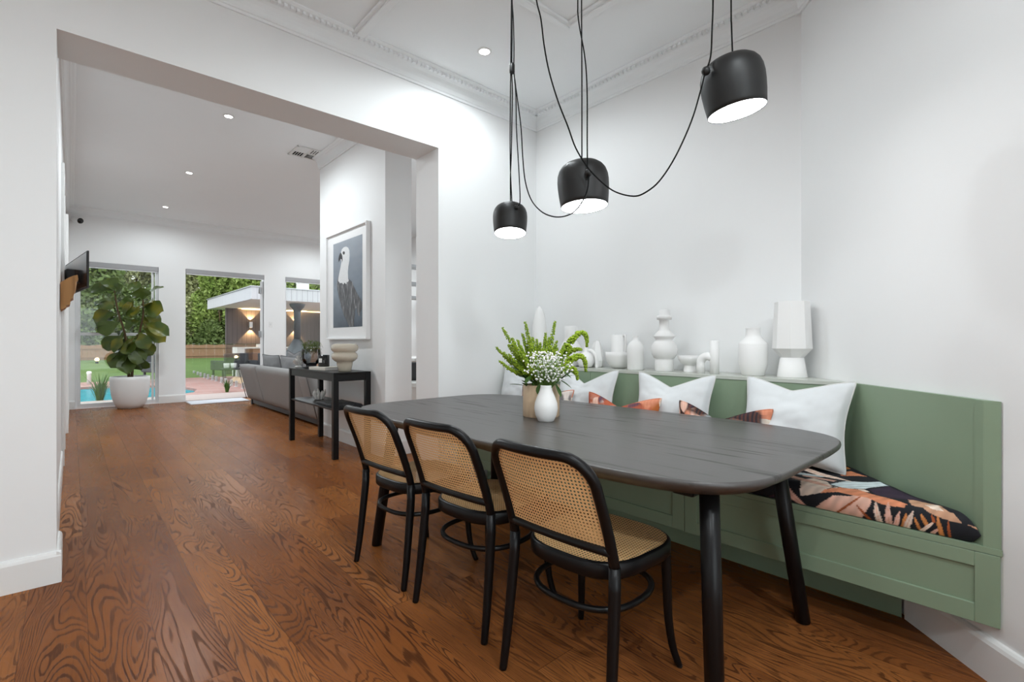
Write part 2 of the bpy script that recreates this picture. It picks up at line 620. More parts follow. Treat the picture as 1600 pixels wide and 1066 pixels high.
def smooth_path(pts, k=6, closed=False):
    """Catmull-Rom through the points."""
    P = [Vector(p) for p in pts]
    n = len(P)
    out = []
    rng = range(n) if closed else range(n - 1)
    for i in rng:
        p0 = P[i - 1] if (closed or i > 0) else P[0]
        p1, p2 = P[i], P[(i + 1) % n]
        p3 = P[(i + 2) % n] if (closed or i + 2 < n) else P[-1]
        for j in range(k):
            u = j / k
            out.append(0.5 * ((2 * p1) + (p2 - p0) * u + (2 * p0 - 5 * p1 + 4 * p2 - p3) * u * u + (3 * p1 - p0 - 3 * p2 + p3) * u ** 3))
    if not closed:
        out.append(P[-1])
    return out


# ------------------------------------------------------------------ room shell
YW, JW = 3.153, 3.477          # front and back plane of the wall with the wide opening
XO0, XO1, ZO = -0.053, 2.077, 2.605
XB = 3.123                     # bay wall behind the bench
CB = 2.1327                    # diagonal wall: x - y = CB
CZ, FZ = 3.15, 3.38            # ceilings
YF = 10.98
DX, DY = 1.5, 1.5 - CB         # near end of the diagonal wall

struct(MB().box(-2.6, 5.7, -2.6, 11.0, -0.06, 0), 'floor', 'oak_floor')
struct(MB().box(-2.6, XB + 0.3, -2.6, YW + 0.02, CZ, CZ + 0.1), 'ceiling', 'ceiling_paint')
struct(MB().box(-0.4, 5.7, YW + 0.02, YF + 0.2, FZ, FZ + 0.1), 'ceiling', 'ceiling_paint')
m = MB()
m.box(-2.6, XO0, YW, JW, 0, FZ).box(XO1, 5.7, YW, JW, 0, FZ).box(XO0, XO1, YW, JW, ZO, FZ)
struct(m, 'wall_front', 'wall_paint')
struct(MB().box(XB, XB + 0.2, 0.8, YW, 0, CZ), 'wall_right', 'wall_paint')
d = 0.14
struct(MB().prism([(XB, XB - CB), (DX, DY), (DX + d, DY - d), (XB + d, XB - CB - d)][::-1], 0, CZ), 'wall_bay', 'wall_paint')
struct(MB().box(DX, DX + 0.2, -2.4, DY - 0.02, 0, CZ), 'wall_right_rear', 'wall_paint')
m = MB()
m.box(-2.6, -2.0, -2.6, -2.4, 0, CZ).box(1.2, DX + 0.2, -2.6, -2.4, 0, CZ).box(-2.0, 1.2, -2.6, -2.4, 2.45, CZ)
struct(m, 'wall_back', 'wall_paint')
struct(MB().box(-14, 14, -16, -2.6, -0.16, -0.10), 'ground_bounce', 'stone_white')  # unseen pale ground added to bounce skylight in through the added window
struct(MB().box(-2.6, -2.4, -2.4, YW, 0, CZ), 'wall_left', 'wall_paint')
XL = -0.07
struct(MB().box(XL - 0.2, XL, JW, YF, 0, FZ), 'wall_living_left', 'wall_paint')
struct(MB().box(5.5, 5.7, JW, YF, 0, FZ), 'wall_living_right', 'wall_paint')
OPEN = [(0.04, 1.183, 2.49), (1.596, 2.966, 2.505), (3.381, 4.75, 2.505)]
m = MB()
x = -0.27
for a, b, z in OPEN:
    m.box(x, a, YF, YF + 0.2, 0, FZ).box(a, b, YF, YF + 0.2, z, FZ)
    x = b
m.box(x, 5.7, YF, YF + 0.2, 0, FZ)
struct(m, 'wall_far', 'wall_paint')
struct(MB().box(2.285, 2.577, 4.405, 6.102, 0, FZ), 'wall_centre', 'wall_paint')


def skirting(name, p, q, h=0.146, t=0.02):
    """Skirting from p to q, standing proud on the left of the direction p->q, with a rounded top."""
    p, q = Vector((*p, 0)), Vector((*q, 0))
    u = (q - p).normalized()
    nrm = Vector((-u.y, u.x, 0))
    prof = [(0, 0), (t, 0), (t, h - 0.022), (t * 0.8, h - 0.010), (t * 0.45, h - 0.002), (0, h)]
    mb = MB()
    n = len(prof)
    vs = [p + nrm * a + Vector((0, 0, b)) for a, b in prof] + [q + nrm * a + Vector((0, 0, b)) for a, b in prof]
    mb.add(vs, [(i, (i + 1) % n, n + (i + 1) % n, n + i) for i in range(n)] + [tuple(range(n - 1, -1, -1)), tuple(range(n, 2 * n))])
    return struct(mb, name, 'trim_paint')


skirting('baseboard_front_left', (XO0 + 0.0165, YW), (-2.4, YW))
skirting('baseboard_jamb_left', (XO0, JW), (XO0, YW - 0.018), t=0.018)
skirting('baseboard_front_right', (2.26, YW), (XO1, YW))
skirting('baseboard_jamb_right', (XO1, YW), (XO1, JW), t=0.004)
skirting('baseboard_bay', (DX, DY), (2.54, 2.54 - CB))
skirting('baseboard_far_left', (0.04, YF), (XL, YF))
skirting('baseboard_far_centre', (1.596, YF), (1.183, YF))
skirting('baseboard_far_right', (3.381, YF), (2.966, YF))
skirting('baseboard_living_left', (XL, YF), (XL, 8.25), t=0.04)
skirting('baseboard_living_near', (XL, 6.0), (XL, JW), t=0.014)
skirting('baseboard_centre', (2.285, 4.389), (2.285, 6.102))
skirting('baseboard_centre_end', (2.577, 4.405), (2.265, 4.405))


def cornice(name, p, q, zc, h=0.13, w=0.12, dent=True, ext=0.0):
    """Plaster cornice: stepped cove below the ceiling with a row of small dentils."""
    p, q = Vector((*p, 0)), Vector((*q, 0))
    u = (q - p).normalized()
    nrm = Vector((-u.y, u.x, 0))
    prof = [(0, -h), (0.012, -h), (0.016, -h + 0.014), (0.022, -h + 0.016)]
    for k in range(6):
        a = k / 5 * PI / 2
        prof.append((0.026 + (w - 0.062) * (1 - math.cos(a)), -h + 0.022 + (h - 0.052) * math.sin(a)))
    prof += [(w - 0.03, -0.022), (w - 0.012, -0.018), (w, -0.008), (w, 0), (0, 0)]
    mb = MB()
    n = len(prof)
    vs = [p + nrm * a + Vector((0, 0, zc + b)) for a, b in prof] + [q + nrm * a + Vector((0, 0, zc + b)) for a, b in prof]
    mb.add(vs, [(i, n + i, n + (i + 1) % n, (i + 1) % n) for i in range(n)] + [tuple(range(n)), tuple(range(2 * n - 1, n - 1, -1))])
    if dent:
        L = (q - p).length
        k = 0.02
        while k < L - 0.02:
            c = p + u * k + nrm * (w - 0.028) + Vector((0, 0, zc - 0.030))
            M = Matrix((( u.x, nrm.x, 0, c.x), (u.y, nrm.y, 0, c.y), (0, 0, 1, c.z), (0, 0, 0, 1)))
            mb.box(-0.009, 0.009, -0.012, 0.012, -0.008, 0.010, M=M)
            k += 0.036
    return struct(mb, name, 'ceiling_paint')


cornice('trim_1', (XB, YW), (-2.4, YW), CZ)
cornice('trim_2', (XB, XB - CB), (XB, YW), CZ)
cornice('trim_3', (DX, DY), (XB, XB - CB), CZ)
cornice('trim_4', (5.5, YF), (XL, YF), FZ, 0.125, 0.10, False)
cornice('trim_5', (XL, YF), (XL, JW), FZ, 0.125, 0.10, False)
cornice('trim_6', (2.285, 4.405), (2.285, 6.102), FZ, 0.125, 0.10, False)
cornice('trim_7', (2.577, 4.405), (2.285, 4.405), FZ, 0.125, 0.10, False)


def rib(name, x0, x1, y0, y1):
    mb = MB().box(x0, x1, y0, y1, CZ - 0.018, CZ, 0.004)
    if x1 - x0 < y1 - y0:
        mb.box(x0 + 0.02, x1 - 0.02, y0, y1, CZ - 0.030, CZ - 0.017, 0.005)
    else:
        mb.box(x0, x1, y0 + 0.02, y1 - 0.02, CZ - 0.030, CZ - 0.017, 0.005)
    struct(mb, name, 'ceiling_paint')


rib('trim_8', 1.355, 1.445, -2.3, YW - 0.10)
rib('trim_9', 1.445, 2.36, 2.06, 2.14)
rib('trim_10', 2.32, 2.40, -0.2, 2.06)

# architrave of a doorway on the left wall of the living room
m = MB()
m.box(XL, XL + 0.022, 6.02, 6.11, 0, 2.66, 0.004).box(XL, XL + 0.022, 6.95, 7.04, 0, 2.66, 0.004).box(XL, XL + 0.022, 6.02, 7.04, 2.66, 2.75, 0.004)
m.box(XL, XL + 0.04, 8.15, 8.25, 0, 2.7, 0.004)
struct(m, 'trim_11', 'trim_paint')


# ------------------------------------------------------------------ windows and the garden door
def glazing(name, x0, x1, z1, bars=(), z0=0.0, fw=0.045, bottom=0.075):
    r = sempty(name, (0, YF + 0.08, 0))
    f = MB()
    f.box(x0, x0 + fw, -0.04, 0.04, z0, z1, 0.004).box(x1 - fw, x1, -0.04, 0.04, z0, z1, 0.004)
    f.box(x0 + fw, x1 - fw, -0.04, 0.04, z0, z0 + bottom, 0.004).box(x0 + fw, x1 - fw, -0.04, 0.04, z1 - fw, z1, 0.004)
    for b in bars:
        f.box(*b, 0.003)
    f.build('window_frame', 'window_white', r)
    MB().box(x0 + fw, x1 - fw, 0.002, 0.006, z0 + bottom, z1 - fw).build('glass_pane', 'pane_glass', r)
    return r


glazing('window_1', 0.04, 1.183, 2.49,
        [(0.085, 1.09, -0.02, 0.02, 1.235, 1.285), (1.085, 1.115, -0.03, 0.03, 0.075, 2.45), (0.075, 0.11, -0.03, 0.03, 0.075, 2.45)])
glazing('window_2', 3.381, 4.75, 2.505, fw=0.03)
r = glazing('window_added', -2.0, 1.2, 2.45, [(-0.96, -0.90, -0.03, 0.03, 0.075, 2.4), (0.10, 0.16, -0.03, 0.03, 0.075, 2.4)])  # unseen glazing added in the back wall to let in fill daylight
r.location = (0, -2.5, 0)
m = MB()
m.box(1.06, 1.10, 10.985, 11.02, 1.05, 1.25, 0.004)
tag(m.build('window_latch', 'grey_metal'), 'small grey latch on the right stile of the left window', 'latch')
for i, ((a, b, z), lab) in enumerate(zip(OPEN, ('grey rolled-up blind above the window with the fig tree', 'grey rolled-up blind above the open garden door',
                                                'grey rolled-up blind above the window behind the sofa'))):
    t = thing('roller_blind', lab, 'blind', ((a + b) / 2, YF + 0.04, z), 0, 'roller blinds over the garden openings')
    hw = (b - a) / 2 - 0.005
    MB().box(-hw, hw, -0.04, 0.05, -0.085, 0, 0.006).build('cassette', 'blind_grey', t)
    MB().box(-hw + 0.01, hw - 0.01, -0.03, -0.015, -0.105, -0.085, 0.003).build('bottom_bar', 'window_white', t)
# the door leaf folded back against the right jamb
r = sempty('door_1', (2.925, YF + 0.05, 0.02))
r.rotation_euler = (0, 0, -0.42)
f = MB()
f.box(-0.025, 0.025, 0.0, 0.07, 0, 2.36, 0.003).box(-0.025, 0.025, 0.73, 0.80, 0, 2.36, 0.003)
f.box(-0.025, 0.025, 0.07, 0.73, 0, 0.12, 0.003).box(-0.025, 0.025, 0.07, 0.73, 2.28, 2.36, 0.003)
f.build('door_frame', 'window_white', r)
MB().box(-0.004, 0.004, 0.07, 0.73, 0.12, 2.28).build('glass_pane', 'pane_glass', r)
for z in (0.25, 1.20, 2.10):
    MB().box(-0.035, 0.0, -0.03, 0.0, z, z + 0.13, 0.004).lathe([(0.012, z), (0.012, z + 0.13)], 10, Matrix.Translation((-0.04, -0.02, 0))).build('hinge', 'grey_metal', r)
m = MB().box(1.596, 2.966, YF - 0.01, YF + 0.2, 0.0, 0.014, 0.003)
struct(m, 'trim_12', 'deck_timber')


# ------------------------------------------------------------------ downlights
def spot(parent, energy, z=-0.012, size=3.08, soft=0.08, blend=0.55):
    l = bpy.data.lights.new('downlight_beam', 'SPOT')
    l.energy = energy
    l.spot_size = size
    l.spot_blend = blend
    l.shadow_soft_size = soft
    l.color = (0.89, 0.965, 1.0)
    o = bpy.data.objects.new('downlight_beam', l)
    COL.objects.link(o)
    o.parent = parent
    o.location = (0, 0, z)
    return o


def downlight(x, y, z, energy, label, grp):
    t = thing('downlight', label, 'ceiling light', (x, y, z), 0, grp)
    MB().lathe([(0.034, -0.001), (0.036, -0.006), (0.044, -0.007), (0.050, -0.003), (0.050, 0)], 28, cap0=False).build('trim_ring', 'trim_paint', t)
    MB().lathe([(0.035, -0.004), (0.035, -0.002)], 28).build('diffuser', 'downlight_glow', t)
    spot(t, energy)


G1, G2 = 'downlights in the dining room ceiling', 'downlights in the living room ceiling'
downlight(2.136, 2.668, CZ, DOWN * 0.42, 'round lit downlight in the dining ceiling, left of the black pendants', G1)
for x, y, q in ((1.5, 2.05, 0.52), (-0.9, 0.9, 0.42), (0.9, -0.1, 0.8), (-0.6, -0.6, 1.25), (0.6, -1.4, 1.25)):  # unseen fixtures added to brighten the dining room
    downlight(x, y, CZ, DOWN * q, 'unseen downlight added to brighten the dining room, outside the view', G1)
for y, lab in ((5.532, 'nearest lit downlight of the row in the living room ceiling'), (7.734, 'middle lit downlight of the row in the living room ceiling'),
               (9.962, 'farthest lit downlight of the row, close to the garden windows')):
    downlight(1.165, y, FZ, DOWN_FAR * (0.6 if y > 9 else 1.5), lab, G2)
for x, y in ((3.9, 5.5), (3.9, 7.7), (3.9, 9.9)):  # second row added out of sight to lift the living room light
    downlight(x, y, FZ, DOWN_FAR * (0.9 if y > 9 else 2.0), 'unseen downlight added to brighten the living room beyond the bird print wall', G2)

# air vent in the living room ceiling
t = thing('ceiling_vent', 'white square four-way air vent with black louvres in the ceiling', 'vent', (2.083, 5.983, FZ))
m = MB()
for a in (-0.16, -0.012, 0.136):
    m.box(a, a + 0.024, -0.18, 0.18, -0.012, 0, 0.002).box(-0.16, 0.16, a * 1.1, a * 1.1 + 0.026, -0.012, 0, 0.002)
m.build('vent_frame', 'trim_paint', t)
MB().box(-0.15, 0.15, -0.165, 0.165, -0.003, -0.001).build('duct_opening', 'duct_dark', t)
m = MB()
for qx in (0, 1):
    for qy in (0, 1):
        x0, y0 = -0.138 + qx * 0.150, -0.148 + qy * 0.160
        for k in range(5):
            if qx == qy:
                R = Matrix.Translation((x0 + 0.063, y0 + 0.014 + k * 0.029, -0.007)) @ Matrix.Rotation(0.6 if qy else -0.6, 4, 'X')
                m.box(-0.063, 0.063, -0.010, 0.010, -0.001, 0.001, M=R)
            else:
                R = Matrix.Translation((x0 + 0.010 + k * 0.027, y0 + 0.07, -0.007)) @ Matrix.Rotation(0.5 if qx else -0.5, 4, 'Y')
                m.box(-0.006, 0.006, -0.07, 0.07, -0.001, 0.001, M=R)
m.build('louvres', 'trim_paint', t)

# ------------------------------------------------------------------ built-in bench
BX, KX, RX = 2.25, 2.53, 2.787    # door face, kick board, backrest face
HB, HS = 0.934, 0.45


def on_diag(x, off=0.0):
    """y on the diagonal wall for x, pulled off the wall by off."""
    return x - CB + off * math.sqrt(2)


bench = thing('banquette_bench', 'sage green built-in banquette bench running under the vase ledge', 'bench', (0, 0, 0))
e = 0.004
m = MB()
m.prism([(BX + 0.02, on_diag(BX + 0.02, e)), (XB - e, on_diag(XB - e, e)), (XB - e, YW - e), (BX + 0.02, YW - e)], 0.19, HS - 0.02)
m.build('bench_body', 'sage_paint', bench)
MB().prism([(BX, on_diag(BX, e)), (RX, on_diag(RX, e)), (RX, YW - e), (BX, YW - e)], HS - 0.02, HS).build('seat_board', 'sage_paint', bench)
MB().prism([(KX, on_diag(KX, 0.024)), (KX + 0.02, on_diag(KX + 0.02, 0.024)), (KX + 0.02, YW - 0.03), (KX, YW - 0.03)], 0, 0.19).build('kick_board', 'sage_paint', bench)
# shaker doors
for y0, y1 in ((on_diag(BX, 0.006) + 0.002, 1.234), (1.238, 2.19), (2.194, YW - 0.01)):
    z0, z1, fr = 0.192, HS - 0.022, 0.062
    m = MB()
    m.box(BX, BX + 0.019, y0, y0 + fr, z0, z1, 0.0015, seg=1).box(BX, BX + 0.019, y1 - fr, y1, z0, z1, 0.0015, seg=1)
    m.box(BX, BX + 0.019, y0 + fr, y1 - fr, z0, z0 + fr, 0.0015, seg=1).box(BX, BX + 0.019, y0 + fr, y1 - fr, z1 - fr * 0.8, z1, 0.0015, seg=1)
    m.box(BX + 0.009, BX + 0.018, y0 + fr, y1 - fr, z0 + fr, z1 - fr * 0.8)
    m.build('bench_door', 'sage_paint', bench)
# backrest with the ledge on top
yj = [on_diag(RX, 0.03), 1.405, 2.26, YW - e]
for a, b in zip(yj[:-1], yj[1:]):
    MB().box(RX, RX + 0.018, a + 0.0012, b - 0.0012, HS, HB - 0.016, 0.001, seg=1).build('back_panel', 'sage_paint', bench)
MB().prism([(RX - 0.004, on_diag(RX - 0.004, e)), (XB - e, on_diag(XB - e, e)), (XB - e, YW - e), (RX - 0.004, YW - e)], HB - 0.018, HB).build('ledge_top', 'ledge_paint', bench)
# thin panel on the diagonal wall
o1, o2 = 0.004, 0.026
xa, xb = BX + 0.003, RX + 0.002
MB().prism([(xa + 0.024, on_diag(xa + 0.024, o2)), (xa + 0.024 + 0.0, on_diag(xa + 0.024, o1)), (xb, on_diag(xb, o1)), (xb, on_diag(xb, o2))], HS, HB).build('side_panel', 'sage_paint', bench)
MB().prism([(xa, on_diag(xa, 0.034)), (xa, on_diag(xa, o1)), (xa + 0.024, on_diag(xa + 0.024, o1)), (xa + 0.024, on_diag(xa + 0.024, 0.034))], HS, HB).build('end_strip', 'sage_paint', bench)


# seat pad: one long printed cushion with a pointed end
def seat_pad():
    A, B, C, D = [Vector((*p, 0)) for p in ((BX + 0.004, on_diag(BX) + 0.056), (RX - 0.012, on_diag(RX - 0.012, 0.038)), (RX - 0.012, YW - 0.05), (BX + 0.004, YW - 0.05))]
    zb, zt = HS + 0.002, HS + 0.086
    nu, nv = 440, 170
    n_ab = Vector((-(B - A).y, (B - A).x, 0)).normalized()
    if n_ab.dot(C - A) < 0:
        n_ab = -n_ab
    vs, fs = [], []
    for j in range(2):
        for a in range(nu + 1):
            for b in range(nv + 1):
                u, v = a / nu, b / nv
                u = u ** 1.9
                v = 0.5 - 0.5 * math.cos(PI * v)
                p = (A * (1 - u) + D * u) * (1 - v) + (B * (1 - u) + C * u) * v
                k = 1.0
                for dist, rad in ((p.x - A.x, 0.040), (B.x - p.x, 0.04), ((p - A).dot(n_ab), 0.020), (C.y - p.y, 0.04)):
                    q = max(0.0, min(1.0, dist / rad))
                    k *= math.sqrt(max(0.0, 1 - (1 - q) ** 2.2))
                wob = noise.noise(Vector((p.x * 5, p.y * 4, 3))) * 0.010 + noise.noise(Vector((p.x * 14, p.y * 12, 7))) * 0.003
                zm = (zb + zt) / 2 - 0.010
                z = zm + (zt - zm + wob) * k if j else zm + (zb - zm) * min(1, k * 1.6)
                vs.append((p.x, p.y, z))
    n1 = (nu + 1) * (nv + 1)
    for j in range(2):
        for a in range(nu):
            for b in range(nv):
                q = j * n1 + a * (nv + 1) + b
                f = (q, q + 1, q + nv + 2, q + nv + 1)
                fs.append(f if j == 0 else f[::-1])
    return MB().add(vs, fs, True)


# the cotton print of the pad: flat colours of a tropical pattern, one colour per point of the cloth
SHAPES = [
    ('PE', [(0.705, -0.007), (0.69, 0.019), (0.646, 0.03), (0.608, 0.061), (0.551, 0.069), (0.484, 0.105), (0.482, 0.059), (0.508, 0.016), (0.539, -0.013), (0.598, -0.013), (0.646, -0.014)]),
    ('D', [(0.705, -0.002), (0.708, 0.032), (0.685, 0.059), (0.651, 0.07), (0.639, 0.059), (0.617, 0.072), (0.603, 0.062), (0.641, 0.031), (0.685, 0.0)]),
    ('CR', [(0.74, 0.152), (0.712, 0.214), (0.649, 0.192), (0.61, 0.121), (0.644, 0.069), (0.695, 0.043), (0.716, 0.035)]),
    ('BL', [(0.629, 0.156), (0.598, 0.264), (0.506, 0.367), (0.465, 0.325), (0.502, 0.256), (0.516, 0.193), (0.577, 0.137)]),
    ('CR', [(0.613, 0.132), (0.575, 0.133), (0.522, 0.179), (0.501, 0.163), (0.546, 0.125), (0.596, 0.123)]),
    ('CO', [(0.648, 0.065), (0.591, 0.137), (0.54, 0.159), (0.478, 0.137), (0.424, 0.124), (0.375, 0.097), (0.383, 0.071), (0.446, 0.064), (0.499, 0.076), (0.576, 0.079)]),
    ('TA', [(0.39, 0.162), (0.333, 0.155), (0.287, 0.151), (0.216, 0.057), (0.154, 0.05), (0.174, 0.042), (0.201, 0.055), (0.247, 0.061), (0.307, 0.076), (0.363, 0.099)]),
    ('CR', [(0.329, 0.126), (0.294, 0.153), (0.262, 0.095), (0.286, 0.088)]),
    ('CO', [(0.187, 0.068), (0.158, 0.053), (0.171, 0.04), (0.184, 0.05)]),
    ('PU', [(0.507, 0.195), (0.467, 0.309), (0.414, 0.259), (0.336, 0.175), (0.38, 0.149), (0.435, 0.136), (0.48, 0.148)]),
    ('CO', [(0.674, 0.404), (0.629, 0.454), (0.564, 0.416), (0.609, 0.393), (0.653, 0.36)]),
    ('OR', [(0.709, 0.472), (0.658, 0.51), (0.636, 0.482), (0.681, 0.431)]),
    ('PE', [(0.774, 0.276), (0.699, 0.26), (0.625, 0.234), (0.634, 0.209), (0.708, 0.219), (0.754, 0.214)]),
]
PETALS = [
    ((0.448, -0.013), (0.465, 0.072), 0.026, 'CR'),
    ((0.421, -0.012), (0.426, 0.079), 0.027, 'PK'),
    ((0.405, -0.01), (0.39, 0.058), 0.020, 'PK'),
    ((0.383, -0.009), (0.37, 0.058), 0.016, 'OR'),
    ((0.375, -0.011), (0.351, 0.069), 0.023, 'CR'),
    ((0.333, 0.006), (0.35, 0.052), 0.012, 'OR'),
    ((0.312, 0.026), (0.331, 0.065), 0.016, 'OR'),
    ((0.337, -0.009), (0.29, 0.049), 0.014, 'CR'),
    ((0.307, -0.01), (0.279, 0.028), 0.014, 'PK'),
    ((0.272, -0.004), (0.286, 0.069), 0.017, 'OR'),
    ((0.294, 0.043), (0.301, 0.068), 0.011, 'RU'),
    ((0.252, -0.006), (0.257, 0.06), 0.010, 'RU'),
    ((0.473, -0.009), (0.527, 0.053), 0.013, 'RU'),
    ((0.598, -0.01), (0.495, 0.098), 0.010, 'RU'),
]
PAL = {'D': (0.013, 0.014, 0.018), 'PU': (0.040, 0.024, 0.045), 'PE': (0.74, 0.44, 0.34), 'PK': (0.78, 0.47, 0.38), 'CR': (0.80, 0.64, 0.53), 'BL': (0.62, 0.70, 0.72),
       'CO': (0.66, 0.25, 0.13), 'OR': (0.56, 0.22, 0.06), 'TA': (0.52, 0.29, 0.18), 'RU': (0.34, 0.085, 0.025)}


def print_colour(y, s_, far):
    col, ex = PAL['D'], 0
    w1 = noise.noise(Vector((y * 9, s_ * 9, 1.3))) * 0.010
    w2 = noise.noise(Vector((y * 9, s_ * 9, 7.7))) * 0.010
    py, ps = y + w1, s_ + w2
    for c, poly, bb in far:
        if bb[0] <= py <= bb[1] and bb[2] <= ps <= bb[3]:
            ins = False
            j = len(poly) - 1
            for i in range(len(poly)):
                a, b = poly[i], poly[j]
                if (a[1] > ps) != (b[1] > ps) and py < (b[0] - a[0]) * (ps - a[1]) / (b[1] - a[1]) + a[0]:
                    ins = not ins
                j = i
            if ins:
                col = PAL[c]
    for A, B, w_, c in PETALS + MORE:
        ax, as_ = B[0] - A[0], B[1] - A[1]
        L2 = ax * ax + as_ * as_
        u = ((y - A[0]) * ax + (s_ - A[1]) * as_) / L2
        if -0.05 < u < 1:
            d_ = ((y - A[0]) * as_ - (s_ - A[1]) * ax) / math.sqrt(L2)
            hw_ = w_ * 0.5 * (1 - max(0, u * 1.05 - 0.05) ** 2.6) * (0.75 + 0.25 * u)
            if abs(d_) < hw_:
                f = abs(d_) / hw_
                base = PAL[c]
                if f < 0.16 and c in ('CR', 'PK', 'OR', 'PE', 'CO'):
                    base = tuple(0.45 * q + 0.55 * r_ for q, r_ in zip(base, PAL['CO' if c != 'CO' else 'RU']))
                elif f > 0.78:
                    base = tuple(0.7 * q + 0.3 * r_ for q, r_ in zip(base, PAL['RU']))
                col = base
    st = 1 + 0.14 * noise.noise(Vector((y * 60, s_ * 25, 3))) + 0.10 * math.sin(y * 160 + s_ * 90) * (col[0] > 0.3)
    return tuple(min(1, q * st) for q in col)


_r = random.Random(12)
MORE = []
for k in range(90):
    A = (_r.uniform(0.74, 3.1), _r.uniform(-0.01, 0.55))
    a = _r.uniform(0, 2 * PI)
    L_ = _r.uniform(0.10, 0.26)
    MORE.append((A, (A[0] + L_ * math.cos(a), A[1] + L_ * math.sin(a)), _r.uniform(0.03, 0.07), _r.choice(['CR', 'PK', 'CO', 'OR', 'PE', 'BL', 'PU', 'D', 'RU'])))
t = NT('pad_print')
vc = t.n('VertexColor', layer_name='print')
MAT['pad_print'] = t.done(t.bsdf(vc, 0.75, 0, 0.25, t.bump(t.noise(t.obj(), 500, 2), 0.15, 0.001)))
o = seat_pad().build('seat_cushion', 'pad_print')
far = []
for c, poly in SHAPES:
    poly = [(a, b + (0.0 if b > 0.02 else -0.03)) for a, b in poly]
    far.append((c, poly, (min(q[0] for q in poly), max(q[0] for q in poly), min(q[1] for q in poly), max(q[1] for q in poly))))
at = o.data.color_attributes.new('print', 'FLOAT_COLOR', 'POINT')
for i, v in enumerate(o.data.vertices):
    x_, y_, z_ = v.co
    q = x_ - 2.262
    s_ = (z_ - 0.452) if q < 0.012 else (0.075 + q - (0.527 - z_) * (q < 0.05))
    at.data[i].color = (*print_colour(y_, s_, far), 1)
tag(o, 'long bench cushion printed with coral and black tropical leaves, pointed at its right end', 'cushion')


# ------------------------------------------------------------------ pillows
def pillow_mesh(wd, ht, th, chop=0.0, seed=0, pinch=0.10, sag=0.0, nu=36):
    rnd = random.Random(seed)
    off = rnd.random() * 50
    vs, fs = [], []
    for s_ in (1, -1):
        for a in range(nu + 1):
            for b in range(nu + 1):
                u, v = -1 + 2 * a / nu, -1 + 2 * b / nu
                x = wd / 2 * u * (1 - pinch * (1 - v * v) ** 1.5)
                z = ht / 2 * v * (1 - pinch * (1 - u * u) ** 1.5)
                k = max(0, (1 - u * u) * (1 - v * v)) ** 0.42
                g = max(0.0, 1 - abs(u + 0.08) / (1.08 if u > -0.08 else 0.92)) ** 1.5 * max(0, v) ** 1.4
                z -= chop * g
                y = s_ * (th / 2) * k * (1 - 0.45 * g * (1 if chop else 0)) * (1 - 0.25 * v)
                cr = noise.noise(Vector((u * 2.4 + off, v * 2.4, s_ * 2))) * 0.014 * k + noise.noise(Vector((u * 7 + off, v * 5, s_))) * 0.005 * k
                y += s_ * cr
                z -= sag * u * u * (v > 0) * v
                vs.append((x, y, z + ht / 2))
    n1 = (nu + 1) ** 2
    for j in range(2):
        for a in range(nu):
            for b in range(nu):
                q = j * n1 + a * (nu + 1) + b
                f = (q, q + nu + 1, q + nu + 2, q + 1)
                fs.append(f if j else f[::-1])
    mb = MB().add(vs, fs, True)
    edge = []
    for a in range(nu):
        edge.append(vs[a * (nu + 1)])
    for b in range(nu):
        edge.append(vs[nu * (nu + 1) + b])
    for a in range(nu, 0, -1):
        edge.append(vs[a * (nu + 1) + nu])
    for b in range(nu, 0, -1):
        edge.append(vs[b])
    return mb, edge


def pillow(name, label, grp, y, xb, lean, wd, ht, th, mat, pip, chop=0.0, seed=0, rz=0.0, roll=0.0, pinch=0.10, z=HS + 0.087):
    t = thing(name, label, 'pillow', (xb, y, z), 0, grp)
    t.rotation_euler = Matrix.Rotation(-PI / 2 + rz, 3, 'Z').to_euler()
    t.rotation_euler = (Matrix.Rotation(-PI / 2 + rz, 3, 'Z') @ Matrix.Rotation(-lean, 3, 'X') @ Matrix.Rotation(roll, 3, 'Y')).to_euler()
    mb, edge = pillow_mesh(wd, ht, th, chop, seed, pinch)
    mb.build('cover', mat, t)
    MB().tube(edge, 0.0035, 6, True).build('piping', pip, t)
    return t


GP = 'white linen pillows along the banquette'
pillow('scatter_pillow', 'large white linen pillow at the right end of the row, beyond the table end', GP, 0.885, 2.575, 0.34, 0.50, 0.43, 0.16, 'white_linen', 'pillow_piping', 0.045, 3, -0.05)
pillow('scatter_pillow', 'white linen pillow between the two printed lumbar cushions, under the tall stacked vase', GP, 1.553, 2.635, 0.22, 0.50, 0.41, 0.145, 'white_linen', 'pillow_piping', 0.07, 5, 0.02)
pillow('scatter_pillow', 'white linen pillow just right of the flowers, under the bowl with handles', GP, 2.222, 2.635, 0.22, 0.50, 0.41, 0.145, 'white_linen', 'pillow_piping', 0.09, 8, 0.04)
pillow('scatter_pillow', 'white linen pillow in the bench corner, mostly hidden by the flowers', GP, 2.86, 2.635, 0.22, 0.49, 0.41, 0.145, 'white_linen', 'pillow_piping', 0.07, 11, 0.05)
GL = 'printed lumbar cushions in front of the white pillows'
pillow('lumbar_cushion', 'purple and orange printed lumbar cushion leaning by the rightmost white pillow', GL, 1.195, 2.515, 0.25, 0.50, 0.265, 0.10, 'tropical_print_bold', 'tropical_print_bold', 0.085, 21, 0.0, pinch=0.07)
pillow('lumbar_cushion', 'peach and coral printed lumbar cushion just right of the vases', GL, 1.828, 2.515, 0.25, 0.53, 0.265, 0.10, 'tropical_print_coral', 'tropical_print_coral', 0.075, 22, 0.03, pinch=0.07)
pillow('lumbar_cushion', 'pale printed lumbar cushion whose ends peek out behind the flower vases', GL, 2.49, 2.515, 0.25, 0.50, 0.265, 0.10, 'tropical_print_pale', 'tropical_print_bold', 0.06, 23, 0.03, pinch=0.07)


# ------------------------------------------------------------------ vases on the ledge
GV = 'white ceramic pieces on the ledge'


